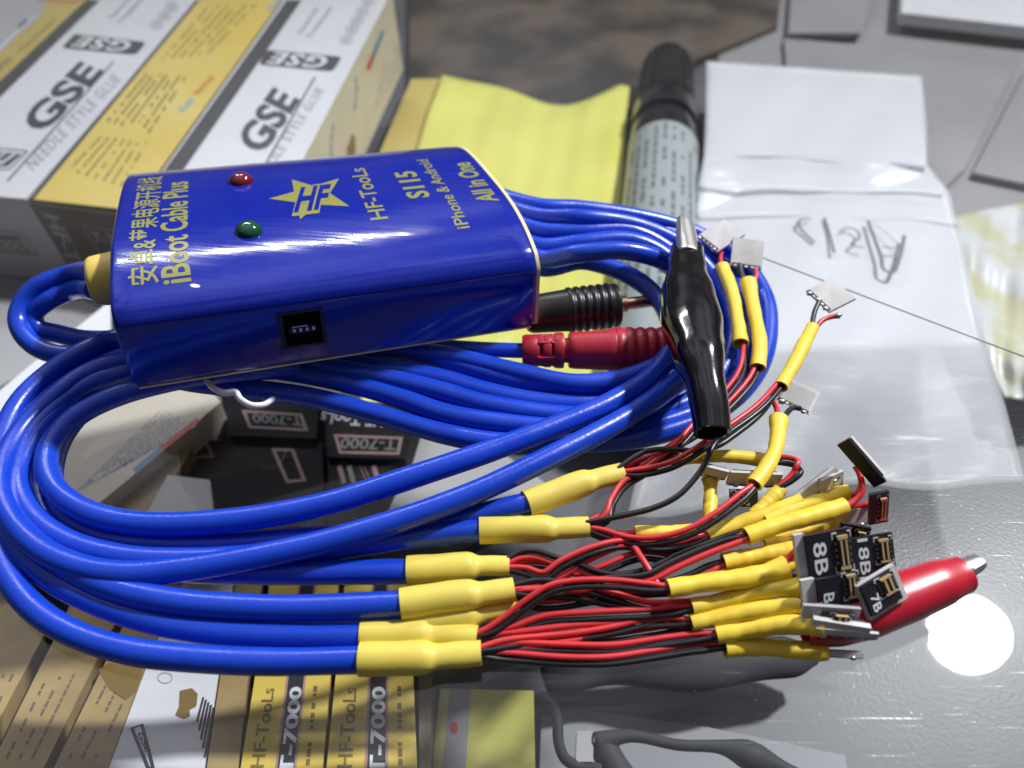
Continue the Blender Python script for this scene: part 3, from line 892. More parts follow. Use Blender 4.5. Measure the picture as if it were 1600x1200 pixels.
# ------------------------------------------------------------------ connector boards
def board(parent, TL, TR, BL, text=None, face='pcb', socket=None, plate=None, tpos=None, thick=0.5, label=None):
    """TL, TR, BL: photo pixel + height of three corners; face: 'pcb' black front or 'back' frosted plate towards the viewer"""
    a, b, c = px(*TL), px(*TR), px(*BL)
    U = b - a; V = c - a
    V = V - U * (V.dot(U) / U.length_squared)
    N = V.cross(U).normalized()
    if N.dot(CAM - a) < 0: N = -N
    mm = 'pcb_black' if face == 'pcb' else 'plate_frost' if face == 'back' else 'plate_clear'
    g = Geo()
    g.box(a - N * thick, U, V, N * thick)
    bd = g.build('circuit_board', mm, parent, base=a, label=label)
    P = lambda s, t, h=0.0: a + U * s + V * t + N * h
    if plate:
        s0, t0, s1, t1 = plate
        g = Geo()
        g.box(P(s0, t0, -thick - .75), U * (s1 - s0), V * (t1 - t0), N * .74)
        g.build('backing_plate', 'plate_frost', bd)
    elif face != 'pcb':
        g = Geo()
        g.box(P(.06, .08, -thick - .45), U * .86, V * .82, N * .44)
        g.build('board_core', 'pcb_black', bd)
        g = Geo()
        rs = random.Random(int(TL[0] * 7 + TL[1]))
        for sx in (.16, .80):
            c_ = P(sx + rs.uniform(-.05, .05), 1.0, -.2)
            bm = bmesh.new(); bmesh.ops.create_icosphere(bm, subdivisions=2, radius=rs.uniform(.32, .5))
            bm.verts.index_update()
            g.add([c_ + Vector((q.co.x * 1.3, q.co.y, q.co.z)) for q in bm.verts], [tuple(q.index for q in h.verts) for h in bm.faces]); bm.free()
        g.build('solder_pad', 'solder', bd, smooth=True)
        g = Geo()
        g.box(P(.04, .9, .0), U * .92, V * .11, N * .05)
        for k_ in range(5): g.box(P(.1 + .18 * k_, .955, .0501), U * .08, V * .05, N * .06, 1)
        g.build('edge_contacts', ['pcb_black', 'solder'], bd)
    if text:
        g = Geo()
        for body, s0, t0, s1, t1, hs in text:          # baseline s0,t0 -> s1,t1; cap height hs along +U
            A = P(s0, t0); B = P(s1, t1)
            print_text(g, body, A, B, A + U.normalized() * (hs * U.length), N, 0.012, off=.03)
        g.build('lettering', 'silk_white', bd)
    if socket:
        s0, t0, s1, t1 = socket
        g = Geo()
        # 0 black, 1 gold, 2 white silk, 3 solder
        du, dv = (s1 - s0), (t1 - t0)
        g.box(P(s0 + du * .12, t0 + dv * .08), U * du * .76, V * dv * .84, N * .35, 0)
        lu = U.length * du
        for k in (0, 1):
            s = s0 + du * (.30 if k == 0 else .62)
            g.box(P(s, t0 + dv * .16, .35), U * du * .12, V * dv * .68, N * .12, 1)
        for t in (.03, .87):
            g.box(P(s0 + du * .16, t0 + dv * t), U * du * .68, V * dv * .10, N * .42, 1)
        for k in range(4):
            t = t0 + dv * (.18 + .18 * k)
            for s in (-.02, .88):
                g.box(P(s0 + du * s, t), U * du * .16, V * dv * .09, N * .14, 3)
        for t in (-.08, 1.03):
            for s, e_ in ((-.12, .22), (.92, 1.14)):
                g.box(P(s0 + du * s, t0 + dv * t), U * du * (e_ - s), V * dv * .045, N * .03, 2)
        for s in (-.12, 1.10):
            for t, e_ in ((-.08, .12), (.88, 1.075)):
                g.box(P(s0 + du * s, t0 + dv * t), U * du * .045, V * dv * (e_ - t), N * .032, 2)
        g.build('connector_socket', ['black_plastic', 'gold', 'silk_white', 'solder'], bd)
    return bd
def pads(parent_board, P, r=.5):
    g = Geo()
    for p in P:
        c = pt(p)
        bm = bmesh.new(); bmesh.ops.create_icosphere(bm, subdivisions=2, radius=r)
        v = [c + Vector((q.co.x * 1.2, q.co.y, q.co.z * .7)) for q in bm.verts]
        bm.verts.index_update()
        f = [tuple(q.index for q in h.verts) for h in bm.faces]; bm.free()
        g.add(v, f)
    g.build('solder_pad', 'solder', parent_board, smooth=True)

# ---- leads of the tilted cable (c1): S3 and the horizontal sleeve at the back
wire_pair(c1, [(962, 740, 6), (1000, 738, 6.6), (1050, 726, 7.6), (1100, 697, 9), (1137, 672, 9.5), (1185, 637, 9.5), (1216, 604, 9), (1232, 582, 8.6)], 'rb', gap=.46)
sleeve(c1, [(1220, 604, 9), (1240, 570, 8.8), (1256, 538, 8.6), (1270, 511, 8.4)], 1.12)
wire_pair(c1, [(1268, 516, 8.4), (1272, 490, 8.8), (1280, 470, 9.2)], 'b', .44)
wire_pair(c1, [(1272, 516, 8.4), (1286, 500, 8.6), (1300, 495, 8.8), (1312, 494, 9)], 'r', .44)
b3 = board(c1, (1300, 433, 10.4), (1337, 466, 9.8), (1275, 467, 9.0), face='back')
pads(b3, [(1279, 468, 9.2), (1310, 492, 9.2)], .55)
wire_pair(c1, [(962, 736, 6.4), (985, 718, 7), (1010, 705, 7.4), (1050, 702, 7.6), (1085, 704, 8), (1118, 698, 9), (1150, 678, 9), (1192, 643, 8.6), (1216, 607, 8.6)], 'b', .44)
wire_pair(c1, [(962, 741, 5.4), (1005, 722, 5), (1035, 713, 5), (1060, 716, 5), (1085, 717, 5)], 'rb', gap=.46)
sleeve(c1, [(1050, 718, 5), (1085, 714, 5), (1140, 713, 5), (1196, 719, 5)], 1.05)
wire_pair(c1, [(1190, 720, 5), (1225, 719, 5.4), (1244, 724, 5.8), (1247, 735, 5.8), (1236, 748, 5.2), (1218, 760, 4.6)], 'rb', gap=.46)
board(c1, (1142, 738, 6.2), (1224, 742, 5.4), (1140, 758, 3.6), face='back')
# ---- leads of the straight cable (c2)
wire_pair(c2, [(912, 824, 3.8), (945, 834, 4.4), (985, 845, 5.2), (1030, 844, 6), (1075, 832, 7), (1120, 806, 8), (1160, 775, 8.6), (1182, 756, 8.6)], 'rb', gap=.46)
sleeve(c2, [(1178, 757, 8.6), (1198, 730, 8.8), (1212, 700, 8.8), (1217, 654, 8.4)], 1.12, 1.0, 1.28)
wire_pair(c2, [(1213, 664, 8.4), (1214, 640, 7.8), (1206, 622, 7.2)], 'r', .44)
wire_pair(c2, [(1222, 664, 8.4), (1230, 645, 7.6), (1240, 637, 7), (1250, 638, 6.6)], 'b', .44)
board(c2, (1232, 588, 7.4), (1283, 612, 6.8), (1204, 618, 6), face='clear')
wire_pair(c2, [(912, 822, 4), (945, 812, 4.6), (956, 785, 5), (975, 757, 5.4), (1010, 735, 6), (1060, 695, 6.6), (1095, 655, 6.8), (1130, 620, 6.4), (1158, 580, 6), (1162, 540, 6)], 'rb', gap=.46)
sleeve(c2, [(1157, 537, 6.2), (1152, 500, 6.6), (1143, 455, 7), (1128, 417, 7.2)], 1.25, 1.15, 1.15)
wire_pair(c2, [(1130, 425, 7.2), (1126, 405, 7.4), (1127, 392, 7.4)], 'r', .44)
board(c2, (1132, 342, 10.4), (1164, 366, 9.8), (1119, 392, 8.4), face='back')
wire_pair(c2, [(912, 820, 3.4), (950, 803, 3.6), (962, 772, 4), (990, 745, 4.4), (1040, 706, 5), (1100, 668, 5.2), (1150, 622, 5), (1176, 590, 5), (1186, 562, 5)], 'rb', gap=.46)
sleeve(c2, [(1184, 575, 5.2), (1187, 535, 5.6), (1178, 485, 6), (1169, 440, 6.4)], 1.25, 1.0, 1.2)
wire_pair(c2, [(1166, 448, 6.4), (1158, 424, 6.8), (1156, 412, 7.2)], 'b', .44)
wire_pair(c2, [(1174, 448, 6.4), (1182, 430, 6.8), (1180, 420, 7)], 'r', .44)
board(c2, (1146, 370, 10), (1194, 377, 9.6), (1144, 414, 7), face='back')
wire_pair(c2, [(912, 818, 4.4), (960, 808, 5.4), (1020, 794, 6), (1060, 774, 7), (1095, 735, 8.4), (1114, 698, 9.4), (1130, 678, 8.6)], 'b', .44)
wire_pair(c2, [(912, 827, 3.2), (950, 838, 3), (975, 838, 2.6), (1000, 833, 2.2)], 'rb', gap=.48)
sleeve(c2, [(992, 832, 2.2), (1030, 832, 2.2), (1085, 829, 2.2)], 1.0)
sleeve(c2, [(1102, 838, 1.8), (1128, 826, 1.8), (1158, 815, 1.8)], .95)
sleeve(c2, [(1108, 812, 2), (1110, 782, 2.2), (1110, 750, 2.6)], 1.0, 1.0, 1.35)
wire_pair(c2, [(1000, 845, 2.6), (1060, 846, 2), (1105, 838, 1.8)], 'rb', gap=.48)
board(c2, (1100, 728, 6.4), (1140, 738, 5.6), (1098, 742, 4.4), face='back')
# ---- leads of the upper middle cable (c3)
wire_pair(c3, [(788, 888, 2.4), (820, 892, 2.8), (850, 900, 3.4), (876, 882, 4.2), (925, 860, 4.8), (970, 850, 4.6), (1030, 855, 4.2), (1080, 848, 4.2), (1112, 838, 4.4)], 'rb', gap=.46)
sleeve(c3, [(1106, 838, 4.4), (1150, 820, 5), (1205, 800, 6), (1252, 782, 6.8)], 1.05)
board(c3, (1250, 772, 7.6), (1306, 730, 10), (1262, 784, 6.6), thick=1.0, face='back')
board(c3, (1284, 752, 9.5), (1318, 736, 9.5), (1288, 776, 6.8), face='back')
wire_pair(c3, [(788, 880, 2.6), (812, 868, 3), (835, 866, 3.4), (862, 874, 3.4), (900, 886, 3), (950, 902, 3), (1000, 898, 3.2), (1060, 872, 3.8), (1110, 852, 4.6), (1170, 828, 5.4)], 'br', gap=.46)
sleeve(c3, [(1196, 815, 5.6), (1240, 796, 6.4), (1290, 780, 7.2), (1326, 768, 7.8)], 1.08)
wire_pair(c3, [(1318, 772, 7.8), (1336, 772, 8.2), (1346, 756, 9), (1342, 738, 9.6), (1336, 728, 10)], 'r', .44)
b6 = board(c3, (1308, 696, 14), (1326, 686, 15.6), (1342, 774, 8), thick=.5, plate=(-.1, .02, 1.1, .9))
wire_pair(c3, [(788, 884, 2), (850, 884, 2), (900, 902, 2), (940, 890, 2.6), (1000, 868, 3), (1070, 872, 2.4), (1130, 845, 2.6), (1200, 838, 3.2)], 'rb', gap=.48)
sleeve(c3, [(1208, 838, 3.6), (1262, 828, 4), (1318, 814, 4.6)], 1.0)
board(c3, (1322, 800, 7), (1356, 792, 7), (1326, 826, 4.6), face='back')
wire_pair(c3, [(1320, 800, 6), (1346, 790, 7), (1358, 788, 7.4)], 'r', .45)
board(c3, (1360, 774, 12), (1390, 768, 12.4), (1353, 822, 7), socket=(.42, .12, .9, .88), label='dark board standing on edge with a row of contacts')
sleeve(c3, [(1178, 806, 3), (1198, 786, 3.4), (1220, 764, 4)], 1.05)
board(c3, (1140, 764, 4.4), (1184, 764, 4.6), (1138, 792, 2.6), socket=(.1, .1, .62, .85))
# ---- leads of the stacked middle cable (c4)
wire_pair(c4, [(796, 918, 4.4), (850, 912, 4.4), (900, 918, 4.4), (950, 908, 4.6), (1010, 903, 5), (1050, 884, 5.6), (1095, 864, 6.4), (1140, 847, 7), (1176, 838, 7.4)], 'br', gap=.46)
sleeve(c4, [(1166, 838, 7.4), (1215, 821, 8), (1270, 806, 8.4), (1321, 791, 8.8)], 1.22, 1.0, 1.05)
wire_pair(c4, [(1316, 794, 8.8), (1334, 784, 9.2), (1347, 768, 10), (1345, 746, 11)], 'r', .44)
board(c4, (1314, 817, 10.5), (1362, 826, 10.5), (1318, 850, 7.6), text=[('181', .12, .10, .12, .95, .28)], socket=(.55, .2, .92, .8), label='dark board marked 181 half hidden behind the front board')
wire_pair(c4, [(796, 925, 4), (850, 926, 4), (912, 920, 4), (960, 932, 3.6), (1010, 946, 3.2), (1075, 944, 3.4), (1100, 940, 3.8)], 'rb', gap=.46)
wire_pair(c4, [(796, 922, 3.6), (837, 930, 3.2), (900, 935, 3), (950, 945, 2.8), (1000, 952, 2.8), (1075, 947, 3.4), (1092, 944, 3.8)], 'b', .44)
sleeve(c4, [(1080, 948, 3.9), (1130, 938, 4.2), (1190, 924, 5.6), (1254, 918, 7.6)], 1.08, 1.05, 1.38)
wire_pair(c4, [(1246, 922, 7.6), (1268, 924, 8), (1286, 926, 8.2)], 'b', .44)
bB = board(c4, (1276, 906, 10.4), (1342, 894, 10.6), (1287, 952, 7.4), text=[('B', .14, .50, .10, .82, .24)], socket=(.62, -.02, .94, .80), plate=(-.32, .0, .0, 1.0), label='dark board marked B below the front board')
# ---- the lower middle cable (c5)
wire_pair(c5, [(800, 940, 2.2), (850, 934, 2.2), (910, 928, 2.4), (970, 918, 3), (1030, 916, 3.6), (1075, 905, 4), (1110, 888, 4.6), (1140, 876, 5)], 'br', gap=.46)
sleeve(c5, [(1130, 878, 5), (1180, 868, 5.4), (1244, 858, 5.8)], 1.15)
wire_pair(c5, [(800, 942, 2), (860, 945, 2), (930, 935, 2.2), (1000, 925, 2.4), (1060, 920, 2.8), (1120, 905, 3.2), (1165, 896, 3.6)], 'rb', gap=.48)
sleeve(c5, [(1150, 898, 3.6), (1200, 888, 4), (1250, 878, 4.4)], 1.1)
sleeve(c5, [(1196, 852, 4), (1216, 848, 4.4), (1236, 852, 4.8)], 1.0)
board(c5, (1331, 842, 11.4), (1394, 832, 11.6), (1352, 901, 7.6), text=[('18B', .13, .03, .13, .95, .25)], socket=(.56, .10, .92, .72), label='dark board marked 18B right of the front board')
wire_pair(c5, [(800, 938, 2.2), (870, 905, 2.4), (925, 872, 3.6), (985, 852, 4.6), (1002, 872, 5), (1027, 912, 4.6)], 'r', .48)
# ---- the second lowest cable (c6)
wire_pair(c6, [(738, 994, 2.4), (765, 985, 2.8), (795, 965, 3.6), (825, 942, 4.8), (860, 920, 5.8), (900, 912, 6), (960, 912, 6), (1010, 917, 6), (1056, 920, 6)], 'rb', gap=.46)
sleeve(c6, [(1044, 920, 6), (1100, 911, 6.2), (1165, 903, 6.6), (1228, 888, 7.2)], 1.25, 1.0, 1.42)
wire_pair(c6, [(1226, 880, 7.4), (1238, 866, 8.4), (1252, 854, 9.4)], 'r', .44)
wire_pair(c6, [(1226, 900, 7), (1246, 899, 7.6), (1266, 898, 8)], 'b', .44)
b8 = board(c6, (1258, 838, 13.6), (1327, 824, 13.8), (1275, 912, 8.8), text=[('8B', .15, .18, .13, .84, .29)], socket=(.62, .10, .96, .84), plate=(-.20, -.03, .02, 1.0), label='front dark board marked 8B in white')
pads(b8, [(1254, 853, 10.6)], .5)
wire_pair(c6, [(738, 996, 2.2), (800, 985, 2.4), (850, 968, 2.8), (925, 962, 3.2), (1025, 957, 3.4), (1092, 948, 3.8)], 'rb', gap=.48)
wire_pair(c6, [(738, 998, 2), (800, 994, 2), (880, 984, 2), (962, 978, 2.2), (1040, 972, 2.6), (1095, 972, 3)], 'rb', gap=.48)
sleeve(c6, [(1080, 973, 3), (1130, 963, 3.6), (1190, 953, 5), (1250, 944, 6.6)], 1.12)
wire_pair(c6, [(1240, 947, 6.6), (1262, 945, 7.2), (1285, 944, 7.8)], 'r', .44)
board(c6, (1256, 946, 9.4), (1346, 952, 9.2), (1260, 972, 7.0), face='clear')
board(c6, (1286, 956, 8.8), (1336, 960, 8.8), (1290, 974, 7.4), socket=(.3, .1, .9, .9))
# ---- the lowest cable (c7)
wire_pair(c7, [(744, 1016, 2.6), (800, 1004, 2.4), (850, 999, 2), (900, 994, 2), (962, 984, 2.2), (1020, 968, 2.6), (1060, 952, 3), (1095, 948, 3.4)], 'rb', gap=.46)
wire_pair(c7, [(744, 1018, 2.4), (800, 1010, 2), (880, 1012, 1.6), (960, 1013, 1.6), (1040, 1002, 2), (1100, 994, 2.4), (1128, 991, 2.6)], 'rb', gap=.46)
sleeve(c7, [(1120, 992, 2.6), (1170, 984, 3.6), (1230, 976, 5.4), (1288, 981, 7)], 1.18, 1.0, .85)
board(c7, (1272, 968, 8.4), (1362, 982, 8.2), (1275, 982, 7.0), face='back', thick=.8)
board(c7, (1276, 982, 7.6), (1374, 991, 7.4), (1279, 992, 6.6), face='back', thick=.4)
wire_pair(c7, [(744, 1022, 2), (800, 1026, 1.4), (880, 1032, 1.3), (950, 1032, 1.3), (1017, 1023, 1.3), (1080, 1013, 1.4), (1140, 1008, 1.5)], 'rb', gap=.46)
sleeve(c7, [(1132, 1012, 1.5), (1180, 1010, 1.5), (1240, 1015, 1.5), (1293, 1020, 1.5)], 1.2, 1.0, .78)
board(c7, (1272, 1016, 2.2), (1350, 1020, 2.0), (1276, 1026, 1.6), face='back', thick=.5)
sleeve(c7, [(1164, 966, 2), (1215, 963, 3), (1270, 958, 6)], 1.0)
wire_pair(c7, [(744, 1018, 1.8), (840, 1014, 1.4), (930, 1000, 1.3), (1030, 985, 1.4), (1100, 972, 1.6), (1170, 966, 2)], 'rb', gap=.48)
board(c7, (1345, 918, 10.4), (1393, 889, 10.9), (1361, 965, 7.6), text=[('7B', .14, .42, .10, .95, .24)], socket=(.46, .06, .96, .66), plate=(-.02, -.02, 1.20, 1.16), label='dark board marked 7B tilted on the red clip')

# ------------------------------------------------------------------ alligator clips
def jaws(parent, A, B, wd, up, seed=0):
    """two toothed half-tube jaws from root A to tip B"""
    X = (B - A); L = X.length; X = X.normalized()
    U = (up - X * up.dot(X)).normalized(); Sd = X.cross(U)
    for sgn in (1, -1):
        g = Geo(); n = 15; k = 9; V = []; F = []
        for i in range(n):
            s = i / (n - 1)
            w_ = wd * (1 - .22 * s)
            tooth = (0.18 if i % 2 else 0.42) * w_ * .4
            for j in range(k):
                a = math.pi * j / (k - 1)
                h = math.sin(a) * w_ * .42 * (1 - .35 * s)
                edge = tooth if j in (0, k - 1) else 0
                V.append(A + X * (L * s) + Sd * (math.cos(a) * w_ * .5) + U * sgn * (h + .25 - edge))
        for i in range(n - 1):
            for j in range(k - 1):
                F.append((i * k + j, i * k + j + 1, (i + 1) * k + j + 1, (i + 1) * k + j))
        F.append(tuple((n - 1) * k + j for j in range(k)))
        g.add(V, F)
        ob = g.build('jaw', 'steel', parent, smooth=True, auto=35)
        so = ob.modifiers.new('wall', 'SOLIDIFY'); so.thickness = 0.00028
def boot(parent, axis, prof, m, name='boot', lobe=0.0, side=None):
    """prof: list of (half width across, half height) per axis point"""
    n = 46
    path = resample(catmull(axis, 10), n)
    F = frames(path)
    V = []; sg = 36; FF = []
    for i, (p, (t, N, B)) in enumerate(zip(path, F)):
        s = i / (n - 1) * (len(prof) - 1); j = min(int(s), len(prof) - 2); q = s - j
        q = q * q * (3 - 2 * q)
        hw = prof[j][0] * (1 - q) + prof[j + 1][0] * q; hh = prof[j][1] * (1 - q) + prof[j + 1][1] * q
        for k in range(sg):
            a = 2 * math.pi * k / sg
            c, s_ = math.cos(a), math.sin(a)
            cc = math.copysign(abs(c) ** .85, c); ss = math.copysign(abs(s_) ** .85, s_)
            V.append(p + N * cc * hh + B * ss * hw)
    for i in range(n - 1):
        for k in range(sg):
            FF.append((i * sg + k, i * sg + (k + 1) % sg, (i + 1) * sg + (k + 1) % sg, (i + 1) * sg + k))
    # turned-in ends
    for end, dr in ((0, 1), (n - 1, -1)):
        t, N, B = F[end]; base_k = end * sg; c = path[end]
        k0 = len(V)
        for rr, dd in ((.80, .0), (.72, 1.2)):
            for k in range(sg):
                V.append(c + (V[base_k + k] - c) * rr + t * dd * dr)
        for k in range(sg):
            k2 = (k + 1) % sg
            for A0, B0 in ((base_k, k0), (k0, k0 + sg)):
                q = (A0 + k, A0 + k2, B0 + k2, B0 + k)
                FF.append(q if dr < 0 else tuple(reversed(q)))
        cap = tuple(k0 + sg + k for k in range(sg))
        FF.append(cap if dr < 0 else tuple(reversed(cap)))
    return mesh(name, V, FF, m, parent, smooth=True, auto=62)
bc = thing('alligator_clip', 'black alligator clip lying across the right end of the coil', 'alligator clip', px(1095, 540, 8), 'alligator clips')
ax = [px(1073, 392, 15.5), px(1073, 440, 16), px(1080, 500, 16.5), px(1093, 560, 16.5), px(1104, 610, 15.5), px(1110, 645, 14.5), px(1113, 676, 13.5)]
boot(bc, ax, [(3.0, 2.5), (3.5, 3.0), (4.5, 3.6), (4.9, 3.9), (3.9, 3.6), (2.8, 2.9), (2.6, 2.7)], 'black_boot')
# parting line of the boot: the second lever shows as a dull yellow lip down the right side
lip = catmull([px(1101, 425, 14.2), px(1111, 470, 14.0), px(1121, 505, 13.6), px(1131, 540, 13.2)], 8)
g = Geo(); tube(g, lip, lambda s: .28 + .5 * math.sin(math.pi * s), 10, flat=lambda s: (1.6, .8))
g.build('lower_lever', 'boot_slit', bc, smooth=True)
jaws(bc, px(1074, 404, 16.4), px(1070, 349, 17.0), 4.4, Vector((0.55, 0, .8)))
rc_ = thing('alligator_clip', 'red alligator clip lying under the connector boards at the right', 'alligator clip', px(1400, 960, 0), 'alligator clips')
ax = [px(1503, 898, 4.0), px(1482, 906, 4.0), px(1440, 922, 3.9), px(1385, 944, 3.7), px(1320, 970, 3.3), px(1255, 985, 2.6)]
boot(rc_, ax, [(2.5, 2.3), (3.1, 2.9), (3.3, 3.0), (3.3, 3.0), (2.9, 2.7), (2.2, 2.1)], 'red_boot')
jaws(rc_, px(1490, 900, 4.2), px(1526, 879, 4.4), 3.2, Vector((-.2, .45, .85)))

# ------------------------------------------------------------------ banana plugs
def lathe_along(geo, A, B, prof, seg=28, m=0):
    """prof: (fraction along A-B, radius)"""
    D = B - A
    path = [A + D * s for s, r in prof]
    t = D.normalized(); N = (Vector((0, 0, 1)) - t * t.z).normalized(); Bn = t.cross(N)
    V = []; F = []
    for p, (s, r) in zip(path, prof):
        for k in range(seg):
            a = 2 * math.pi * k / seg
            V.append(p + (N * math.cos(a) + Bn * math.sin(a)) * r)
    n = len(prof)
    for i in range(n - 1):
        for k in range(seg):
            F.append((i * seg + k, i * seg + (k + 1) % seg, (i + 1) * seg + (k + 1) % seg, (i + 1) * seg + k))
    F.append(tuple(reversed(range(seg)))); F.append(tuple((n - 1) * seg + k for k in range(seg)))
    geo.add(V, F, m)
def ribs(a, b, r0, r1, n, d=.28):
    out = []
    for i in range(n):
        s = a + (b - a) * i / n; e_ = (b - a) / n; r = r0 + (r1 - r0) * i / n
        out += [(s, r), (s + e_ * .15, r + d * .8), (s + e_ * .4, r + d), (s + e_ * .62, r + d * .8), (s + e_ * .8, r), (s + e_ * .95, r - .05)]
    return out
GP = 'banana plugs beside the box'
A = dev(DL - 4, 14, 4.2); A = px(822, 492, 6.0); B = px(966, 476, 6.2)
bp = thing('banana_plug', 'black ribbed banana plug poking out from behind the box', 'plug', px(900, 484, 0), GP)
g = Geo(); lathe_along(g, A, B, [(0, 3.0), (.05, 3.5), (.42, 3.9)] + ribs(.44, .93, 3.95, 3.95, 6, .3) + [(.95, 4.1), (.985, 4.0), (1.0, 3.6)])
g.build('grip', 'black_plastic', bp, smooth=True, auto=40)
g = Geo(); D = B - A
lathe_along(g, B - D * .02, B + D * .42, [(0, 1.5), (.25, 1.5), (.27, 1.15), (.9, 1.15), (1, .7)])
g.build('pin', 'copper_pin', bp, smooth=True, auto=40)
A = px(816, 548, 5.2); B = px(1078, 546, 5.2)
rp = thing('banana_plug', 'dark red ribbed banana plug with slotted strain relief lying inside the coil', 'plug', px(940, 548, 0), GP)
g = Geo(); lathe_along(g, A, B, [(0, 2.6), (.015, 2.85), (.085, 2.9), (.10, 2.7)])
lathe_along(g, A, B, [(.09, 1.7), (.125, 1.7)])
lathe_along(g, A, B, [(.12, 2.8), (.13, 2.95), (.16, 3.0), (.17, 2.9)])
lathe_along(g, A, B, [(.155, 1.75), (.195, 1.75)])
lathe_along(g, A, B, [(.185, 2.95), (.20, 3.15), (.235, 3.2), (.245, 3.1)])
lathe_along(g, A, B, [(.24, 2.2), (.29, 2.2)])
D = B - A
for sx in (.125, .20, ):
    p = A + D * (sx - .035)
    g.box(p + Vector((0, -1.2, 1.3)), D * .08, Vector((0, 2.4, 0)), Vector((0, 0, 1.55)))
    g.box(p + Vector((0, -3.0, -1.0)), D * .08, Vector((0, 1.2, 0)), Vector((0, 0, 2.0)))
g.build('strain_relief', 'red_plug', rp, smooth=True, auto=40)
g = Geo(); lathe_along(g, A, B, [(.275, 2.9), (.285, 3.2), (.32, 3.3), (.50, 3.55), (.545, 3.9)] + ribs(.55, .93, 3.85, 3.7, 6, .26) + [(.95, 3.8), (1.0, 3.4)])
g.build('grip', 'red_plug', rp, smooth=True, auto=40)
g = Geo(); tube(g, catmull([px(640, 536, 4.5), px(700, 542, 5), px(760, 546, 5.2), px(830, 548, 5.2), px(860, 548, 5.2)], 8), 1.35, 16)
g.build('cord', 'cable_blue', rp, smooth=True, auto=60)

# ------------------------------------------------------------------ under the glass
GB = 'glue boxes under the glass'
VPR = ray(1070, -880).normalized()                 # the boxes climb gently away from the viewer
def tbox(label, FL, FR, zf, length, height, mats, strip=None):
    """a carton whose front top edge runs FL-FR; mats: top, front end, right side"""
    a = px(*FL, zf); b = px(*FR, zf)
    X = b - a; D = VPR * length
    N = X.cross(VPR).normalized()
    if N.z < 0: N = -N
    t = thing('glue_box', label, 'box', a - N * height, GB)
    g = Geo()
    v = [a, b, b + D, a + D]
    v += [p - N * height for p in v]
    g.add(v, [(0, 1, 2, 3)], 0); 
    g.f += [(4, 7, 6, 5), (0, 4, 5, 1), (1, 5, 6, 2), (2, 6, 7, 3), (3, 7, 4, 0)]; g.m += [2, 1, 2, 2, 2]
    g.build('carton', mats, t)
    FN = X.cross(N).normalized()
    if FN.y > 0: FN = -FN
    RN = X.normalized(); RN = (RN - VPR * RN.dot(VPR)).normalized()
    return t, (a, N), (a, FN), (b, RN)
def on(fr):
    P0, N = fr
    return lambda x, y: on_plane(x, y, P0, N)
ZF = -26
tA, fA, eA, rA = tbox('white box marked GSE at the far left with a silver 7000 end', (-171, 292), (41, 311), ZF, 150, 34, ['card_white', 'card_silver', 'card_grey'])
tB, fB, eB, rB = tbox('box lying yellow side up between the two white boxes, with a dark brown end', (45, 310.5), (205, 328), ZF, 150, 35, ['card_yellow', 'card_brown', 'card_brown'])
tC, fC, eC, rC = tbox('white box marked GSE nearest the yellow bag, its cream side showing', (209, 329), (420, 350), ZF, 150, 34, ['card_white', 'card_silver', 'card_cream'])
t0, f0, e0, r0 = tbox('yellow box cut off by the top left corner of the photo', (-400, 272), (-175, 291), ZF, 150, 34, ['card_olive', 'card_silver', 'card_brown'])
def letters(t, fr, items, m, name='lettering'):
    g = Geo(); P = on(fr)
    for it in items:
        body, s, e_, tp = it[:4]
        print_text(g, body, P(*s), P(*e_), P(*tp), fr[1], *(it[4:]), off=.12)
    return g.build(name, m, t)
# dark edge strips on the white boxes
for t, fr, q in ((tA, fA, [(-168, 292), (-146, 294), (157, 0), (136, 0)]), (tC, fC, [(211, 330), (240, 333), (472, 0), (448, 0)])):
    g = Geo(); P = on(fr); poly(g, [P(*p) for p in q], fr[1], off=.08)
    g.build('edge_strip', 'ink_dark', t)
g = Geo(); P = on(fB); poly(g, [P(46, 311), P(53, 311), P(312, 0), P(306, 0)], fB[1], off=.08)
g.build('edge_strip', 'ink_dark', tB)
letters(tA, fA, [('GSE', (70, 206), (166, 107), (26, 192), .035, .12), ], 'ink_dark')
letters(tC, fC, [('GSE', (411, 240), (470, 152), (365, 221), .035, .12), ], 'ink_dark')
letters(tA, fA, [('NEEDLE STYLE GLUE', (52, 267), (190, 125), (39, 253), 0, 0, 0, 1.15)], 'ink_grey')
letters(tC, fC, [('NEEDLE STYLE GLUE', (409, 291), (507, 141), (395, 283), 0, 0, 0, 1.15)], 'ink_grey')
letters(tA, fA, [('Famous', (177, 30), (207, -4), (168, 27)), ('Trademark', (190, 38), (234, -12), (181, 35))], 'ink_grey')
letters(tC, fC, [('Famous', (473, 53), (498, 14), (464, 50)), ('Trademark', (485, 61), (521, 12), (477, 58))], 'ink_grey')
for t, fr, a, b in ((tA, fA, (12, 283), (178, 96)), (tC, fC, (400, 283), (492, 121))):
    g = Geo(); P = on(fr); stroke(g, P(*a), P(*b), .75, fr[1], off=.1); g.build('underline', 'ink_dark', t)
g = Geo(); P = on(fA)
outline(g, [P(-60, 268), P(17, 265), P(45, 236), P(-30, 228)], .55, fA[1], 0, .1)
poly(g, [P(-60, 261), P(12, 260), P(35, 241), P(-28, 234)], fA[1], 0, .09)
print_text(g, 'E', P(2, 258), P(26, 241), P(-32, 252), fA[1], .02, m=1, off=.14)
g.build('badge', ['ink_dark', 'card_silver'], tA)
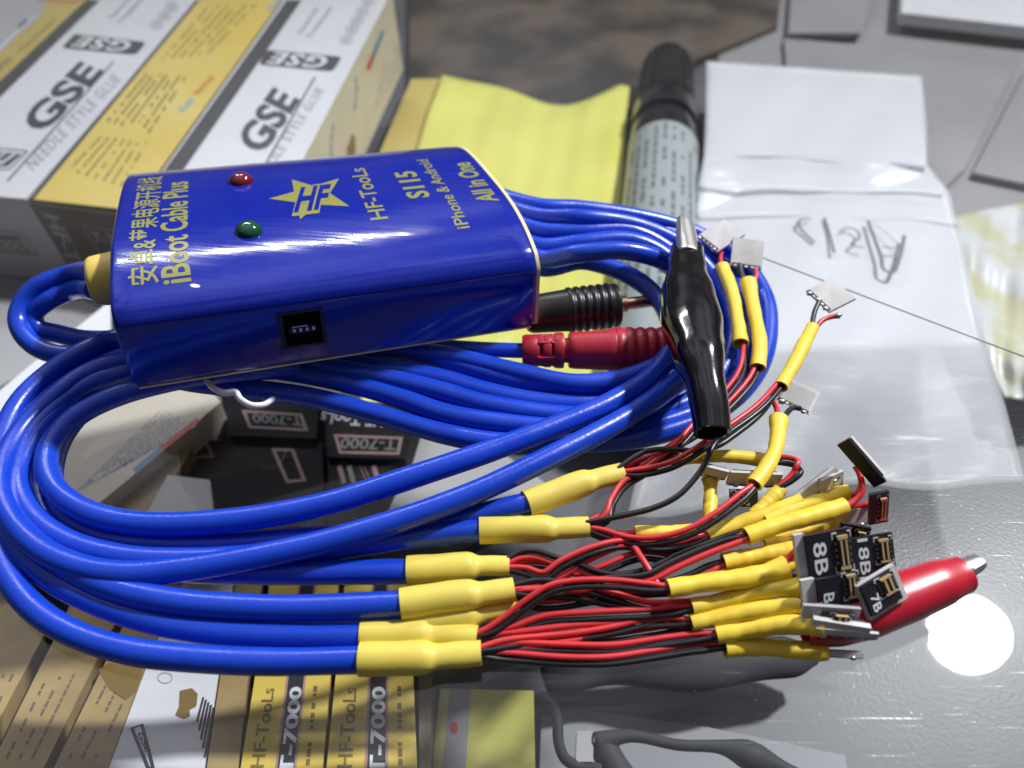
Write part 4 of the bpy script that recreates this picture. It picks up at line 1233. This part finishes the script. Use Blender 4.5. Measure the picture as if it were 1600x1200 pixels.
def pill(t, fr, q, s, e_, tp):
    P = on(fr); g = Geo()
    c = [P(*p) for p in q]
    pts = []
    for i in range(4):
        p0, p1, p2 = c[i - 1], c[i], c[(i + 1) % 4]
        a = p1 + (p0 - p1) * min(.3, 2.2 / (p0 - p1).length); b = p1 + (p2 - p1) * min(.3, 2.2 / (p2 - p1).length)
        for k in range(6):
            u = k / 5
            pts.append(a * (1 - u) ** 2 + p1 * 2 * u * (1 - u) + b * u * u)
    poly(g, pts, fr[1], 0, .08)
    print_text(g, 'GSE', P(*s), P(*e_), P(*tp), fr[1], .03, .1, m=1, spacing=1.1, off=.14)
    g.build('badge', ['ink_dark', 'card_white'], t)
pill(tA, fA, [(117, 53), (229, 66), (213, 86), (96, 75)], (209, 66), (124, 57), (196, 82))
pill(tC, fC, [(416, 78), (535, 89), (520, 112), (404, 101)], (516, 90), (428, 82), (504, 108))
def icons(t, fr, C_, r):
    g = Geo(); P = on(fr)
    for x, y in C_:
        ring = [P(x + math.cos(a) * r, y + math.sin(a) * r * .72) for a in [i * math.pi / 9 for i in range(18)]]
        outline(g, ring, .0, fr[1])
        c = P(x, y)
        for i in range(18):
            j = (i + 1) % 18
            poly(g, [ring[i], ring[j], c.lerp(ring[j], .78), c.lerp(ring[i], .78)], fr[1], 0, .1)
        poly(g, [c.lerp(ring[k], .45) for k in (0, 4, 9, 13)], fr[1], 0, .1)
    g.build('icon_row', 'ink_grey', t)
icons(tA, fA, [(245, 39), (257, 25), (268, 11)], 10)
icons(tC, fC, [(541, 63), (550, 47), (558, 33), (566, 19), (575, 3)], 10)
# small print on the yellow side
P = on(fB)
g = Geo()
for k in range(7):
    s = k / 6
    a = P(176 + 64 * s - 7, 168 + 17 * s + 24); b = P(232 + 60 * s, 120 + 5 * s - 4)
    words(g, a, b, (P(170, 178) - P(176, 184)) * .45, fB[1], 0, 20 + k)
for k in range(7):
    s = k / 6
    a = P(108 + 82 * s, 268 + 24 * s); b = P(160 + 70 * s, 214 + 10 * s)
    words(g, a, b, (P(112, 262) - P(116, 267)) * .5, fB[1], 0, 40 + k)
for k in range(6):
    s = k / 5
    a = P(255 + 70 * s, 95 + 10 * s - 4 * k); b = P(330 + 70 * s, 8)
    words(g, a, b, (P(262, 78) - P(266, 82)) * .5, fB[1], 0, 60 + k)
g.build('small_print', 'ink_brown', tB)
letters(tB, fB, [('Easy', (287, 176), (306, 154), (277, 171), .03)], 'ink_pale_blue')
letters(tB, fB, [('Removal', (309, 149), (335, 121), (301, 145), .02)], 'ink_orange')
letters(tB, fB, [('Easy', (425, 18), (442, -4), (417, 14), .03)], 'ink_pale_blue')
# printed ends
P = on(eA); g = Geo()
fr4 = [P(-60, 352), P(36, 363), P(62, 401), P(-50, 390)]
outline(g, fr4, .9, eA[1], 0, .1)
q = [P(-60, 362), P(30, 369), P(50, 396), P(-50, 386)]
poly(g, q, eA[1], 1, .08)
print_text(g, 'T-7000', P(-42, 386), P(43, 392), P(-50, 370), eA[1], .02, m=2, off=.14)
g.build('end_label', ['ink_pink', 'card_brown', 'ink_silver'], tA)
P = on(eB); g = Geo()
stroke(g, P(45, 316), P(200, 337), .45, eB[1], 0, .1)
print_text(g, 'HF-TooLs', P(68, 333), P(140, 470), P(92, 338), eB[1], .02, m=0, off=.12)
outline(g, [P(126, 351), P(220, 364), P(262, 450), P(176, 430)], .9, eB[1], 1, .1)
print_text(g, 'T-7000', P(146, 376), P(220, 386), P(140, 362), eB[1], .02, m=0, off=.12)
g.build('end_label', ['ink_silver', 'ink_pink'], tB)
# cream side: coloured maker's strip, a line of script and a stain
P = on(rC); g = Geo()
poly(g, [P(571, 108), P(578, 110), P(586, 88), P(580, 85)], rC[1], 0, .1)
poly(g, [P(580, 85), P(586, 88), P(600, 52), P(598, 44)], rC[1], 1, .1)
for k, (x, y) in enumerate([(556, 126), (557, 140), (556, 155), (554, 168), (520, 200), (518, 215), (517, 230), (517, 242)]):
    poly(g, [P(x - 2, y - 6), P(x + 2 + k % 2, y - 7), P(x + 2, y + 5), P(x - 1, y + 6)], rC[1], 2, .1)
poly(g, [P(549, 208), P(554, 212), P(556, 232), P(553, 246), P(543, 247), P(541, 232), P(546, 222)], rC[1], 3, .1)
for k in range(7):
    a = P(584 + k * 6.5, 178 - k * 9 - 4); b = P(602 + k * 4, 104 - k * 8)
    words(g, a, b, (P(590, 120) - P(591.5, 121.5)), rC[1], 2, 90 + k, fill=.6)
g.build('side_print', ['ink_red', 'ink_blue', 'ink_grey', 'ink_stain'], tC)
# corner box: grey panel with a red border and a fragment of writing
P = on(f0); g = Geo()
poly(g, [P(-160, 90), P(-30, -40), P(95, -30), P(60, 28), P(-20, 100), P(-120, 190)], f0[1], 0, .07)
stroke(g, P(-30, 104), P(46, 32), .9, f0[1], 1, .11); stroke(g, P(46, 32), P(60, 24), .9, f0[1], 1, .11)
poly(g, [P(30, 38), P(43, 29), P(44, 33), P(28, 47)], f0[1], 2, .11)
stroke(g, P(60, 0), P(118, 4), 1.2, f0[1], 3, .11); stroke(g, P(118, 4), P(130, -8), 1.2, f0[1], 3, .11)
g.build('panel_print', ['card_grey', 'card_white', 'ink_dark', 'ink_red'], t0)
letters(t0, f0, [('Vacuum', (30, 84), (86, 32), (26, 80), .01)], 'ink_brown')
letters(t0, f0, [('um', (-8, 118), (20, 95), (-14, 111), .01)], 'ink_brown')

def slab(name, label, cat, q, z, depth, m, parent=None, plane=None, group=None, mats=None):
    """a flat-topped block whose top outline is seen at the pixels q on the level z (or on a plane)"""
    N = plane[1] if plane else Vector((0, 0, 1))
    top = [on_plane(x, y, *plane) if plane else px(x, y, z) for x, y in q]
    n = len(top)
    nn = sum(((top[i] - top[0]).cross(top[(i + 1) % n] - top[0]) for i in range(1, n - 1)), Vector())
    if nn.dot(N) < 0: top.reverse()
    V = top + [p - N * depth for p in top]
    F = [tuple(range(n)), tuple(reversed(range(n, 2 * n)))]
    for i in range(n):
        j = (i + 1) % n
        F.append((i, n + i, n + j, j))
    if label:
        t = thing(name, label, cat, sum(V[n:], Vector()) / n, group)
        mesh('carton' if 'box' in name else 'body', V, F, m, t)
        return t
    return mesh(name, V, F, m, parent)

# --- front row of cartons, leaning: tops fall away from the viewer
ang = math.radians(33)
LP = px(500, 1200, -22)
LN = Vector((0, math.sin(ang), math.cos(ang)))
LPL = (LP, LN)
def lean(name, label, cat, q, m, depth=18, group=None):
    return slab(name, label, cat, q, 0, depth, m, plane=LPL, group=group)
PL = on(LPL)
GK = 'cartons leaning under the front of the glass'
k1 = lean('carton_box', 'khaki carton in the bottom left corner under the glass', 'box', [(-220, 1290), (-120, 890), (42, 900), (70, 990), (-90, 1290)], 'card_khaki', group=GK)
k2 = lean('carton_box', 'khaki carton between two dark gaps right of the corner one', 'box', [(-62, 1290), (84, 1000), (140, 880), (228, 880), (148, 1037), (24, 1290)], 'card_khaki', group=GK)
k3 = lean('carton_box', 'narrow khaki carton with a darker brown patch beside the white one', 'box', [(40, 1290), (162, 1040), (240, 880), (300, 880), (224, 1050), (134, 1290)], 'card_khaki', group=GK)
g = Geo(); poly(g, [PL(154, 1048), PL(170, 1036), PL(225, 1044), PL(212, 1082), PL(196, 1094), PL(172, 1078)], LN, 0, .1)
g.build('brown_patch', 'ink_stain', k3)
for t_, (x0, x1), sd in ((k1, (-76, -48), 3), (k2, (8, 48), 5), (k3, (106, 146), 8)):
    g = Geo()
    for k in range(3):
        f_ = k / 2
        xa = x0 + (x1 - x0) * f_; xb = xa + 67
        words(g, PL(xa, 1185), PL(xb, 1052), PL(xa + 4, 1187) - PL(xa, 1185), LN, 0, sd * 10 + k, fill=.7)
    g.build('small_print', 'card_brown', t_)
kw = lean('carton_box', 'white carton with a brown stain and faint marks at the bottom', 'box', [(136, 1290), (226, 1050), (300, 870), (372, 870), (341, 1058), (306, 1290)], 'card_white', group=GK)
g = Geo()
poly(g, [PL(281, 1080), PL(300, 1076), PL(309, 1085), PL(307, 1104), PL(296, 1110), PL(297, 1120), PL(288, 1124), PL(274, 1118), PL(280, 1104)], LN, 0, .1)
outline(g, [PL(203, 1138), PL(224, 1131), PL(242, 1200), PL(230, 1204)], .45, LN, 1, .1)
print_text(g, 'GSE', PL(214, 1146), PL(228, 1176), PL(222, 1144), LN, .03, m=1, off=.1)
for k in range(5):
    stroke(g, PL(318 + k * 4, 1090 + k * 4), PL(308 + k * 3, 1128 + k * 14), .35, LN, 1, .1)
outline(g, [PL(258 + 12 * math.cos(a), 1060 + 9 * math.sin(a)) for a in [i * math.pi / 5 for i in range(10)]], .3, LN, 2, .1)
g.build('marks', ['ink_stain', 'ink_dark', 'ink_grey'], kw)
kb = lean('carton_box', 'narrow brown carton strip left of the lettered yellow boxes', 'box', [(310, 1290), (344, 1056), (370, 900), (412, 900), (388, 1056), (362, 1290)], 'card_khaki', depth=14, group=GK)
def t7000(label, L0, L1):
    """yellow lettered carton between left edge line L0 and right edge line L1 (x at y=1060, x at y=1200)"""
    ex = lambda L, y: L[0] + (L[1] - L[0]) * (y - 1060) / 140
    t = lean('glue_box', label, 'box', [(ex(L0, 1290), 1290), (ex(L0, 900), 900), (ex(L1, 900), 900), (ex(L1, 1290), 1290)], 'card_yellow', depth=14, group='lettered yellow glue boxes')
    mixx = lambda f, y: ex(L0, y) * (1 - f) + ex(L1, y) * f
    Pf = lambda f, y: PL(mixx(f, y), y)
    g = Geo()
    poly(g, [Pf(.42, 1290), Pf(.42, 900), Pf(.68, 900), Pf(.68, 1290)], LN, 2, .06)
    poly(g, [Pf(.45, 1290), Pf(.45, 900), Pf(.65, 900), Pf(.65, 1290)], LN, 0, .10)
    print_text(g, 'T-7000', Pf(.635, 1216), Pf(.635, 1074), Pf(.47, 1216), LN, .035, m=1, off=.14)
    print_text(g, 'T-7000', Pf(.635, 1050), Pf(.635, 930), Pf(.47, 1050), LN, .035, m=1, off=.14)
    g.build('name_band', ['ink_dark', 'card_white', 'ink_pink'], t)
    g = Geo()
    print_text(g, 'HF-TooLs', Pf(.28, 1200), Pf(.28, 1076), Pf(.12, 1200), LN, .01, m=0, off=.1)
    for k, y in enumerate((1196, 1150, 1108)):
        words(g, Pf(.84, y), Pf(.84, y - 36), Pf(.79, y) - Pf(.84, y), LN, 0, 7 + k)
    g.build('lettering', 'ink_brown', t)
    return t
t7000('yellow glue box lettered T-7000 next to the brown strip', (398, 376), (516, 504))
t7000('yellow glue box lettered T-7000 beside the black gap and clear tube', (524, 510), (646, 652))
# yellow and white packet further right
pk = slab('packet', 'yellow packet with a white stripe and brown dot at the bottom edge', 'packet', [(688, 1076), (834, 1079), (838, 1290), (664, 1290)], -48, 8, 'bag_yellow')
g = Geo(); Z1 = Vector((0, 0, 1)); pz = lambda x, y: px(x, y, -48)
poly(g, [pz(703, 1076), pz(736, 1077), pz(722, 1290), pz(684, 1290)], Z1, 0, .1)
poly(g, [pz(709 + 7 * math.cos(a), 1138 + 9 * math.sin(a)) for a in [i * math.pi / 5 for i in range(10)]], Z1, 1, .16)
g.build('stripe', ['card_grey', 'ink_red'], pk)
pb = slab('packet', 'dark clear-edged packet strip beside the lettered yellow box', 'packet', [(654, 1050), (676, 1050), (668, 1290), (656, 1290)], -40, 8, 'card_brown')
# black lead, dark hand tool and pale tray
g = Geo(); tube(g, catmull([px(846, 1088, -50), px(864, 1105, -48), px(871, 1130, -47), px(873, 1160, -47), px(882, 1184, -48), px(902, 1196, -50), px(940, 1202, -50)], 8), 1.0, 10)
tag(g.build('lead', 'tool_dark', smooth=True), 'thin black lead curling beside the yellow striped packet', 'lead')
tr = slab('tray', 'pale plastic tray seen blurred under the front of the glass', 'tray', [(846, 1120), (905, 1108), (1100, 1135), (1320, 1180), (1340, 1290), (840, 1290)], -60, 2, 'tray_grey')
g = Geo()
g.box(px(900, 1152, -52), px(926, 1152, -52) - px(900, 1152, -52), px(898, 1200, -52) - px(900, 1152, -52), Vector((0, 0, 3)))
tag(g.build('adapter', 'card_grey'), 'small grey block at the end of the black lead', 'adapter')
tl = thing('hand_tool', 'dark hand tool lying in the pale tray', 'tool', px(1060, 1180, -57))
g = Geo()
tube(g, catmull([px(930, 1160, -50), px(985, 1150, -49), px(1060, 1164, -49), px(1130, 1168, -49), px(1190, 1188, -50), px(1260, 1215, -50)], 8), lambda s: 1.0 + 1.7 * math.exp(-((s - .75) / .12) ** 2) + .8 * math.exp(-(s / .15) ** 2), 14)
g.build('upper_handle', 'tool_dark', tl, smooth=True)
g = Geo()
tube(g, catmull([px(940, 1160, -51), px(955, 1190, -51), px(990, 1240, -52)], 8), lambda s: 2.6, 14)
g.build('lower_handle', 'tool_dark', tl, smooth=True)
g = Geo()  # dark shape added in place of the cables' dark reflection in the glass
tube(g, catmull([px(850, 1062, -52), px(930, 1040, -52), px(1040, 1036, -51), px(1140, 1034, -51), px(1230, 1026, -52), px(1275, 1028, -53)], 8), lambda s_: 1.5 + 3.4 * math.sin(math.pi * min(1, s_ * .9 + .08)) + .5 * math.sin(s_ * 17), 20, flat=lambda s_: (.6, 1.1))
tag(g.build('cable_reflection', 'tool_dark', smooth=True), 'soft dark shape standing in for the cable reflection in front of the wires', 'reflection')
# --- in the ring of the coil
cs = slab('carton_box', 'cream printed carton side with red and blue strip seen inside the coil', 'box', [(345, 628), (205, 745), (150, 790), (100, 850), (20, 850), (60, 720), (190, 600), (320, 600)], -40, 20, 'card_cream', group=GK)
g = Geo(); pz = lambda x, y: px(x, y, -40)
poly(g, [pz(308, 652), pz(312, 658), pz(254, 706), pz(248, 700)], Z1, 0, .1)
poly(g, [pz(248, 700), pz(254, 706), pz(213, 740), pz(207, 733)], Z1, 1, .1)
for k in range(9):
    words(g, pz(120 + k * 9, 770 - k * 1 - 4 * k), pz(255 + k * 6.5, 640 + k * 3.2), pz(120, 766) - pz(120, 769), Z1, 2, 130 + k, fill=.85)
g.build('side_print', ['ink_red', 'ink_blue', 'ink_grey'], cs)
slab('carton_box', 'amber brown carton edge below the cream one inside the coil', 'box', [(262, 722), (300, 700), (210, 850), (120, 850), (165, 796), (205, 750)], -44, 12, 'ink_stain', group=GK)
GL = 'lettered boxes lying under the coil'
kb1 = slab('glue_box', 'black lettered box lying upside down just below the white twist tie', 'box', [(345, 616), (500, 626), (494, 685), (352, 680)], -46, 13, 'card_black', group=GL)
kb2 = slab('glue_box', 'black box with silver upside-down lettering and a 7000 frame inside the coil', 'box', [(505, 622), (660, 634), (634, 717), (512, 714)], -45, 14, 'card_black', group=GL)
kb3 = slab('glue_box', 'black box with an empty pinkish frame lowest inside the coil', 'box', [(254, 686), (503, 691), (508, 850), (240, 850)], -48, 12, 'card_black', group=GL)
kb4 = slab('glue_box', 'small black box with short stripes at the right inside the coil', 'box', [(513, 721), (630, 722), (592, 800), (540, 850), (513, 850)], -47, 12, 'card_black', group=GL)
def frame_label(t, zt, c, txt=None, bars=(), silver=None):
    pz = lambda x, y: px(x, y, zt)
    g = Geo()
    outline(g, [pz(*p) for p in c], .85, Z1, 0, .1)
    if txt:
        body, s, e_, tp = txt
        print_text(g, body, pz(*s), pz(*e_), pz(*tp), Z1, .015, m=1, off=.12)
    if silver:
        body, s, e_, tp = silver
        print_text(g, body, pz(*s), pz(*e_), pz(*tp), Z1, .02, m=2, off=.1)
    for k, x in enumerate(bars):
        stroke(g, pz(x, 728), pz(x + 8, 756), 1.1, Z1, k % 2, .1)
    g.build('label_print', ['ink_pink_dim', 'ink_dim', 'ink_grey'], t)
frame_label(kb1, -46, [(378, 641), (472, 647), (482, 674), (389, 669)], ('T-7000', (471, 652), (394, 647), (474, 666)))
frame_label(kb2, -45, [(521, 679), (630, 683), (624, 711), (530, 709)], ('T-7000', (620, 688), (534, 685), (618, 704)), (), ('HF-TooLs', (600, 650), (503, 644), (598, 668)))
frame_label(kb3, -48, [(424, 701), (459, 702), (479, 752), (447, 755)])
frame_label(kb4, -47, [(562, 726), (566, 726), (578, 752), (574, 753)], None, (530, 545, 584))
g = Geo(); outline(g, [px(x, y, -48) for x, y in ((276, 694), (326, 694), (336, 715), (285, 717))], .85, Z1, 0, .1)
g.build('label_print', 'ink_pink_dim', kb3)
slab('paper_scrap', 'crumpled grey paper scrap inside the left of the coil', 'paper', [(262, 742), (328, 750), (334, 800), (300, 850), (200, 850), (236, 790)], -41, 1, 'card_grey')
# white sheet below the left of the coil
slab('paper_sheet', 'white paper sheet showing under the left end of the coil', 'paper', [(172, 470), (172, 560), (110, 780), (60, 870), (-60, 900), (-200, 760), (-60, 660), (60, 560)], -44, 1.2, 'paper_white')
slab('carton_box', 'grey lettered carton lying below the silver box end', 'box', [(-140, 452), (40, 470), (130, 470), (165, 486), (60, 570), (-30, 620), (-200, 640)], -56, 6, 'card_grey', group=GK)
slab('paper_scrap', 'pale paper scrap showing between the crossing cables', 'paper', [(640, 660), (760, 690), (860, 760), (700, 850), (560, 850)], -52, 1, 'card_grey')

# --- yellow bag, marker, white bag, packets at the back
def sheet(name, label, cat, left, right, n, mcols, m, zf, thick=.4, dy=None, parent=None):
    """cloth-like sheet between two pixel edge lines; zf(s, t) gives the height"""
    def along(L, t):
        s = t * (len(L) - 1); j = min(int(s), len(L) - 2); q = s - j
        return (L[j][0] * (1 - q) + L[j + 1][0] * q, L[j][1] * (1 - q) + L[j + 1][1] * q)
    V = []; F = []
    for i in range(n + 1):
        t = i / n
        a = along(left, t); b = along(right, t)
        for j in range(mcols + 1):
            s = j / mcols
            x, y = a[0] * (1 - s) + b[0] * s, a[1] * (1 - s) + b[1] * s
            if dy: y += dy(s, t)
            V.append(px(x, y, zf(s, t)))
    k = mcols + 1
    for i in range(n):
        for j in range(mcols):
            F.append((i * k + j, (i + 1) * k + j, (i + 1) * k + j + 1, i * k + j + 1))
    o = mesh(name, V, F, m, parent, smooth=True)
    so = o.modifiers.new('wall', 'SOLIDIFY'); so.thickness = thick * S; so.offset = -1
    if label: tag(o, label, cat)
    return o
sheet('plastic_bag', 'wavy yellow plastic bag spread under the middle of the glass', 'bag',
      [(690, 117), (668, 175), (648, 240), (625, 330), (600, 430), (575, 540), (560, 640)],
      [(984, 134), (978, 200), (974, 280), (968, 360), (968, 440), (965, 520), (960, 640)], 40, 60, 'bag_yellow',
      lambda s, t: -50 - 4 * math.sin(math.pi * s) * math.exp(-t * 4) + .7 * math.sin(s * 17 + .7 * math.sin(s * 5)) * math.exp(-t * 2.5) + .25 * math.sin(s * 41 + t * 3) + .6 * math.sin(t * 19 + s * 9), .5,
      dy=lambda s, t: (34 * math.sin(math.pi * min(1, s * 1.06) ** 1.7) + 2.5 * math.sin(s * 13)) * (1 - t) ** 6)
slab('carton_box', 'olive striped carton half hidden behind the yellow bag', 'box', [(643, 123), (700, 123), (640, 280), (575, 280)], -52, 10, 'card_olive', group=GK)
mk = thing('marker_pen', 'fat black marker pen with a pale printed label between the yellow and white bags', 'marker', px(1034, 240, SHELF))
cz = -48
mA, mJ, mC, mE = px(1043, 100, cz), px(1037, 206, cz), px(1034, 232, cz), px(1018, 640, cz)
g = Geo(); D = mJ - mA
lathe_along(g, mA, mJ, [(0, 8.5), (.015, 10.5), (.05, 11.2), (.6, 12.0), (.78, 12.4), (.80, 13.6), (1.0, 14.0)], 40)
for k in range(20):
    a = 2 * math.pi * k / 20
    t = D.normalized(); N = (Vector((0, 0, 1)) - t * t.z).normalized(); Bn = t.cross(N)
    d = N * math.cos(a) + Bn * math.sin(a); e_ = t.cross(d)
    g.box(mA + D * .08 + d * 11.0 - e_ * .5, D * .68 + d * .9, e_ * 1.0, d * .8)
g.build('cap', 'marker_black', mk, smooth=True, auto=40)
g = Geo(); lathe_along(g, mJ - (mJ - mA) * .01, mE, [(0, 12.2), (.02, 13.4), (.09, 13.6), (1, 13.6)], 40)
g.build('barrel', 'marker_black', mk, smooth=True, auto=40)
g = Geo()
D = mE - mJ; t = D.normalized(); N = (Vector((0, 0, 1)) - t * t.z).normalized(); Bn = t.cross(N)
def around(u, a, r=13.72): return mJ + D * u + (N * math.cos(a) + Bn * math.sin(a)) * r
V = []; F = []; K = 30
for i in range(2):
    for k in range(K + 1):
        a = math.radians(-78 + 156 * k / K)
        V.append(around(.12 if i == 0 else .98, a))
for k in range(K): F.append((k, k + 1, K + 2 + k, K + 1 + k))
g.add(V, F)
g.build('label', 'marker_label', mk, smooth=True)
g = Geo(); rr = random.Random(5)
for row in range(9):
    a0 = math.radians(-56 + row * 14)
    u = .135 + .01 * abs(row - 4)
    while u < .8:
        l = rr.uniform(.012, .04)
        if rr.random() < .8:
            g.add([around(u, a0, 13.8), around(u + l, a0, 13.8), around(u + l, a0 + .09, 13.8), around(u, a0 + .09, 13.8)], [(0, 1, 2, 3)])
        u += l + .008
g.build('label_print', 'ink_slate', mk)
# white zip bag with a card inside and handwriting
zb = thing('zip_bag', 'white plastic zip bag with handwriting on it under the right of the glass', 'bag', px(1290, 400, -44))
BL_ = [(1103, 95), (1103, 170), (1100, 240), (1086, 320), (1070, 430), (1050, 540), (1020, 650), (980, 800)]
BR_ = [(1440, 118), (1448, 190), (1449, 258), (1484, 300), (1512, 420), (1543, 540), (1573, 640), (1602, 745)]
zfun = lambda s, t: -40 + 1.1 * math.sin(t * 26 + s * 2) * math.exp(-((t - .3) / .25) ** 2) + .7 * math.sin(s * 7 + t * 9) + .5 * math.sin(t * 17 - s * 3) * max(0, t - .5) + .35 * math.sin(s * 19 + t * 23)
sheet('film', None, None, BL_, BR_, 60, 40, 'bag_film', zfun, .12, parent=zb, dy=lambda s, t: (9 * math.sin(s * 8 + .6) + 4 * math.sin(s * 19)) * t ** 10)
sheet('card_insert', None, None, [(1106, 98), (1104, 240), (1090, 320), (1076, 430), (1085, 556)], [(1437, 121), (1446, 256), (1478, 300), (1505, 420), (1530, 540)], 30, 24, 'paper_white', lambda s, t: zfun(s, t * .66) - 2.2, .4, parent=zb)
g = Geo()
for y0, y1, r in ((236, 256, .7), (288, 300, .55), (330, 345, .4)):
    P_ = [(1101 - (y0 - 236) * .15 + (1449 + (y1 - 256) * .75 - 1101) * k / 8, y0 + (y1 - y0) * k / 8 + 2 * math.sin(k * 1.7)) for k in range(9)]
    tube(g, catmull([px(x, y, -39.2) for x, y in P_], 6), r * 1.2, 10, flat=lambda s: (.28, 2.6))
g.build('zip_strip', 'bag_film', zb, smooth=True)
g = Geo()
zl = lambda x, y: px(x, y, -37.6)
def pen(P, r=.45):
    tube(g, catmull([zl(*p) for p in P], 6), r, 8, flat=lambda s: (.25, 1))
pen([(1267, 342), (1252, 343), (1247, 350), (1259, 366), (1272, 379)])
pen([(1288, 340), (1296, 366), (1303, 394)])
pen([(1312, 361), (1327, 356), (1340, 361), (1342, 372), (1330, 382), (1350, 387)], .36)
pen([(1356, 345), (1366, 372), (1377, 402), (1381, 421), (1394, 426), (1405, 405), (1410, 385), (1413, 368)], .55)
pen([(1379, 385), (1392, 387), (1405, 387)], .36)
pen([(1356, 345), (1382, 362), (1405, 384)], .16)
g.build('handwriting', 'ink_slate', zb, smooth=True)
sheet('packet', 'crumpled pale printed packet at the right edge of the photo', 'packet', [(1488, 338), (1500, 400), (1520, 470), (1545, 560), (1570, 620)], [(1680, 300), (1690, 380), (1700, 460), (1700, 560), (1700, 640)], 40, 40, 'packet_pale',
      lambda s, t: -50 + 1.3 * math.sin(s * 9 + t * 5) + .9 * math.sin(t * 13 - s * 8) + .35 * math.sin(s * 31 + t * 17), .4)
GT = 'grey panels standing in for reflections at the back right'  # flat grey panels added in place of blurred reflections in the glass
slab('reflection_backing', 'big pale grey backing added at the back right beneath the reflection panels', 'board', [(1130, -90), (1950, -90), (1950, 440), (1110, 440)], -61, .9, 'panel_grey')  # added so the gaps between the grey reflection panels stay pale
slab('reflection_panel', 'light grey panel standing in for a reflection with a dark seam behind the white zip bag', 'box', [(1225, 60), (1592, 90), (1508, 262), (1440, 330), (1250, 330)], -58, 3, 'panel_grey', group=GT)
slab('reflection_panel', 'grey panel standing in for a reflection in the right corner beyond the dark seam', 'box', [(1606, 104), (1760, 110), (1760, 320), (1520, 270)], -58, 3, 'panel_grey', group=GT)
slab('reflection_panel', 'light grey strip standing in for a reflected pillar beyond the white zip bag', 'box', [(1240, -60), (1382, -60), (1344, 52), (1232, 52)], -56, 3, 'panel_grey', group=GT)
slab('white_carton', 'off-white carton edge in the top right corner', 'box', [(1412, -60), (1800, -60), (1800, 60), (1606, 42), (1408, 20)], -50, 6, 'card_white')
slab('room_reflection', 'dark brown slab standing in for a room reflection far back behind the yellow bag', 'pouch', [(640, -60), (1225, -60), (1215, 40), (1090, 92), (960, 190), (640, 190)], -58, 4, 'reflection_dark')  # slab added in place of the dark, out-of-focus reflection of the room
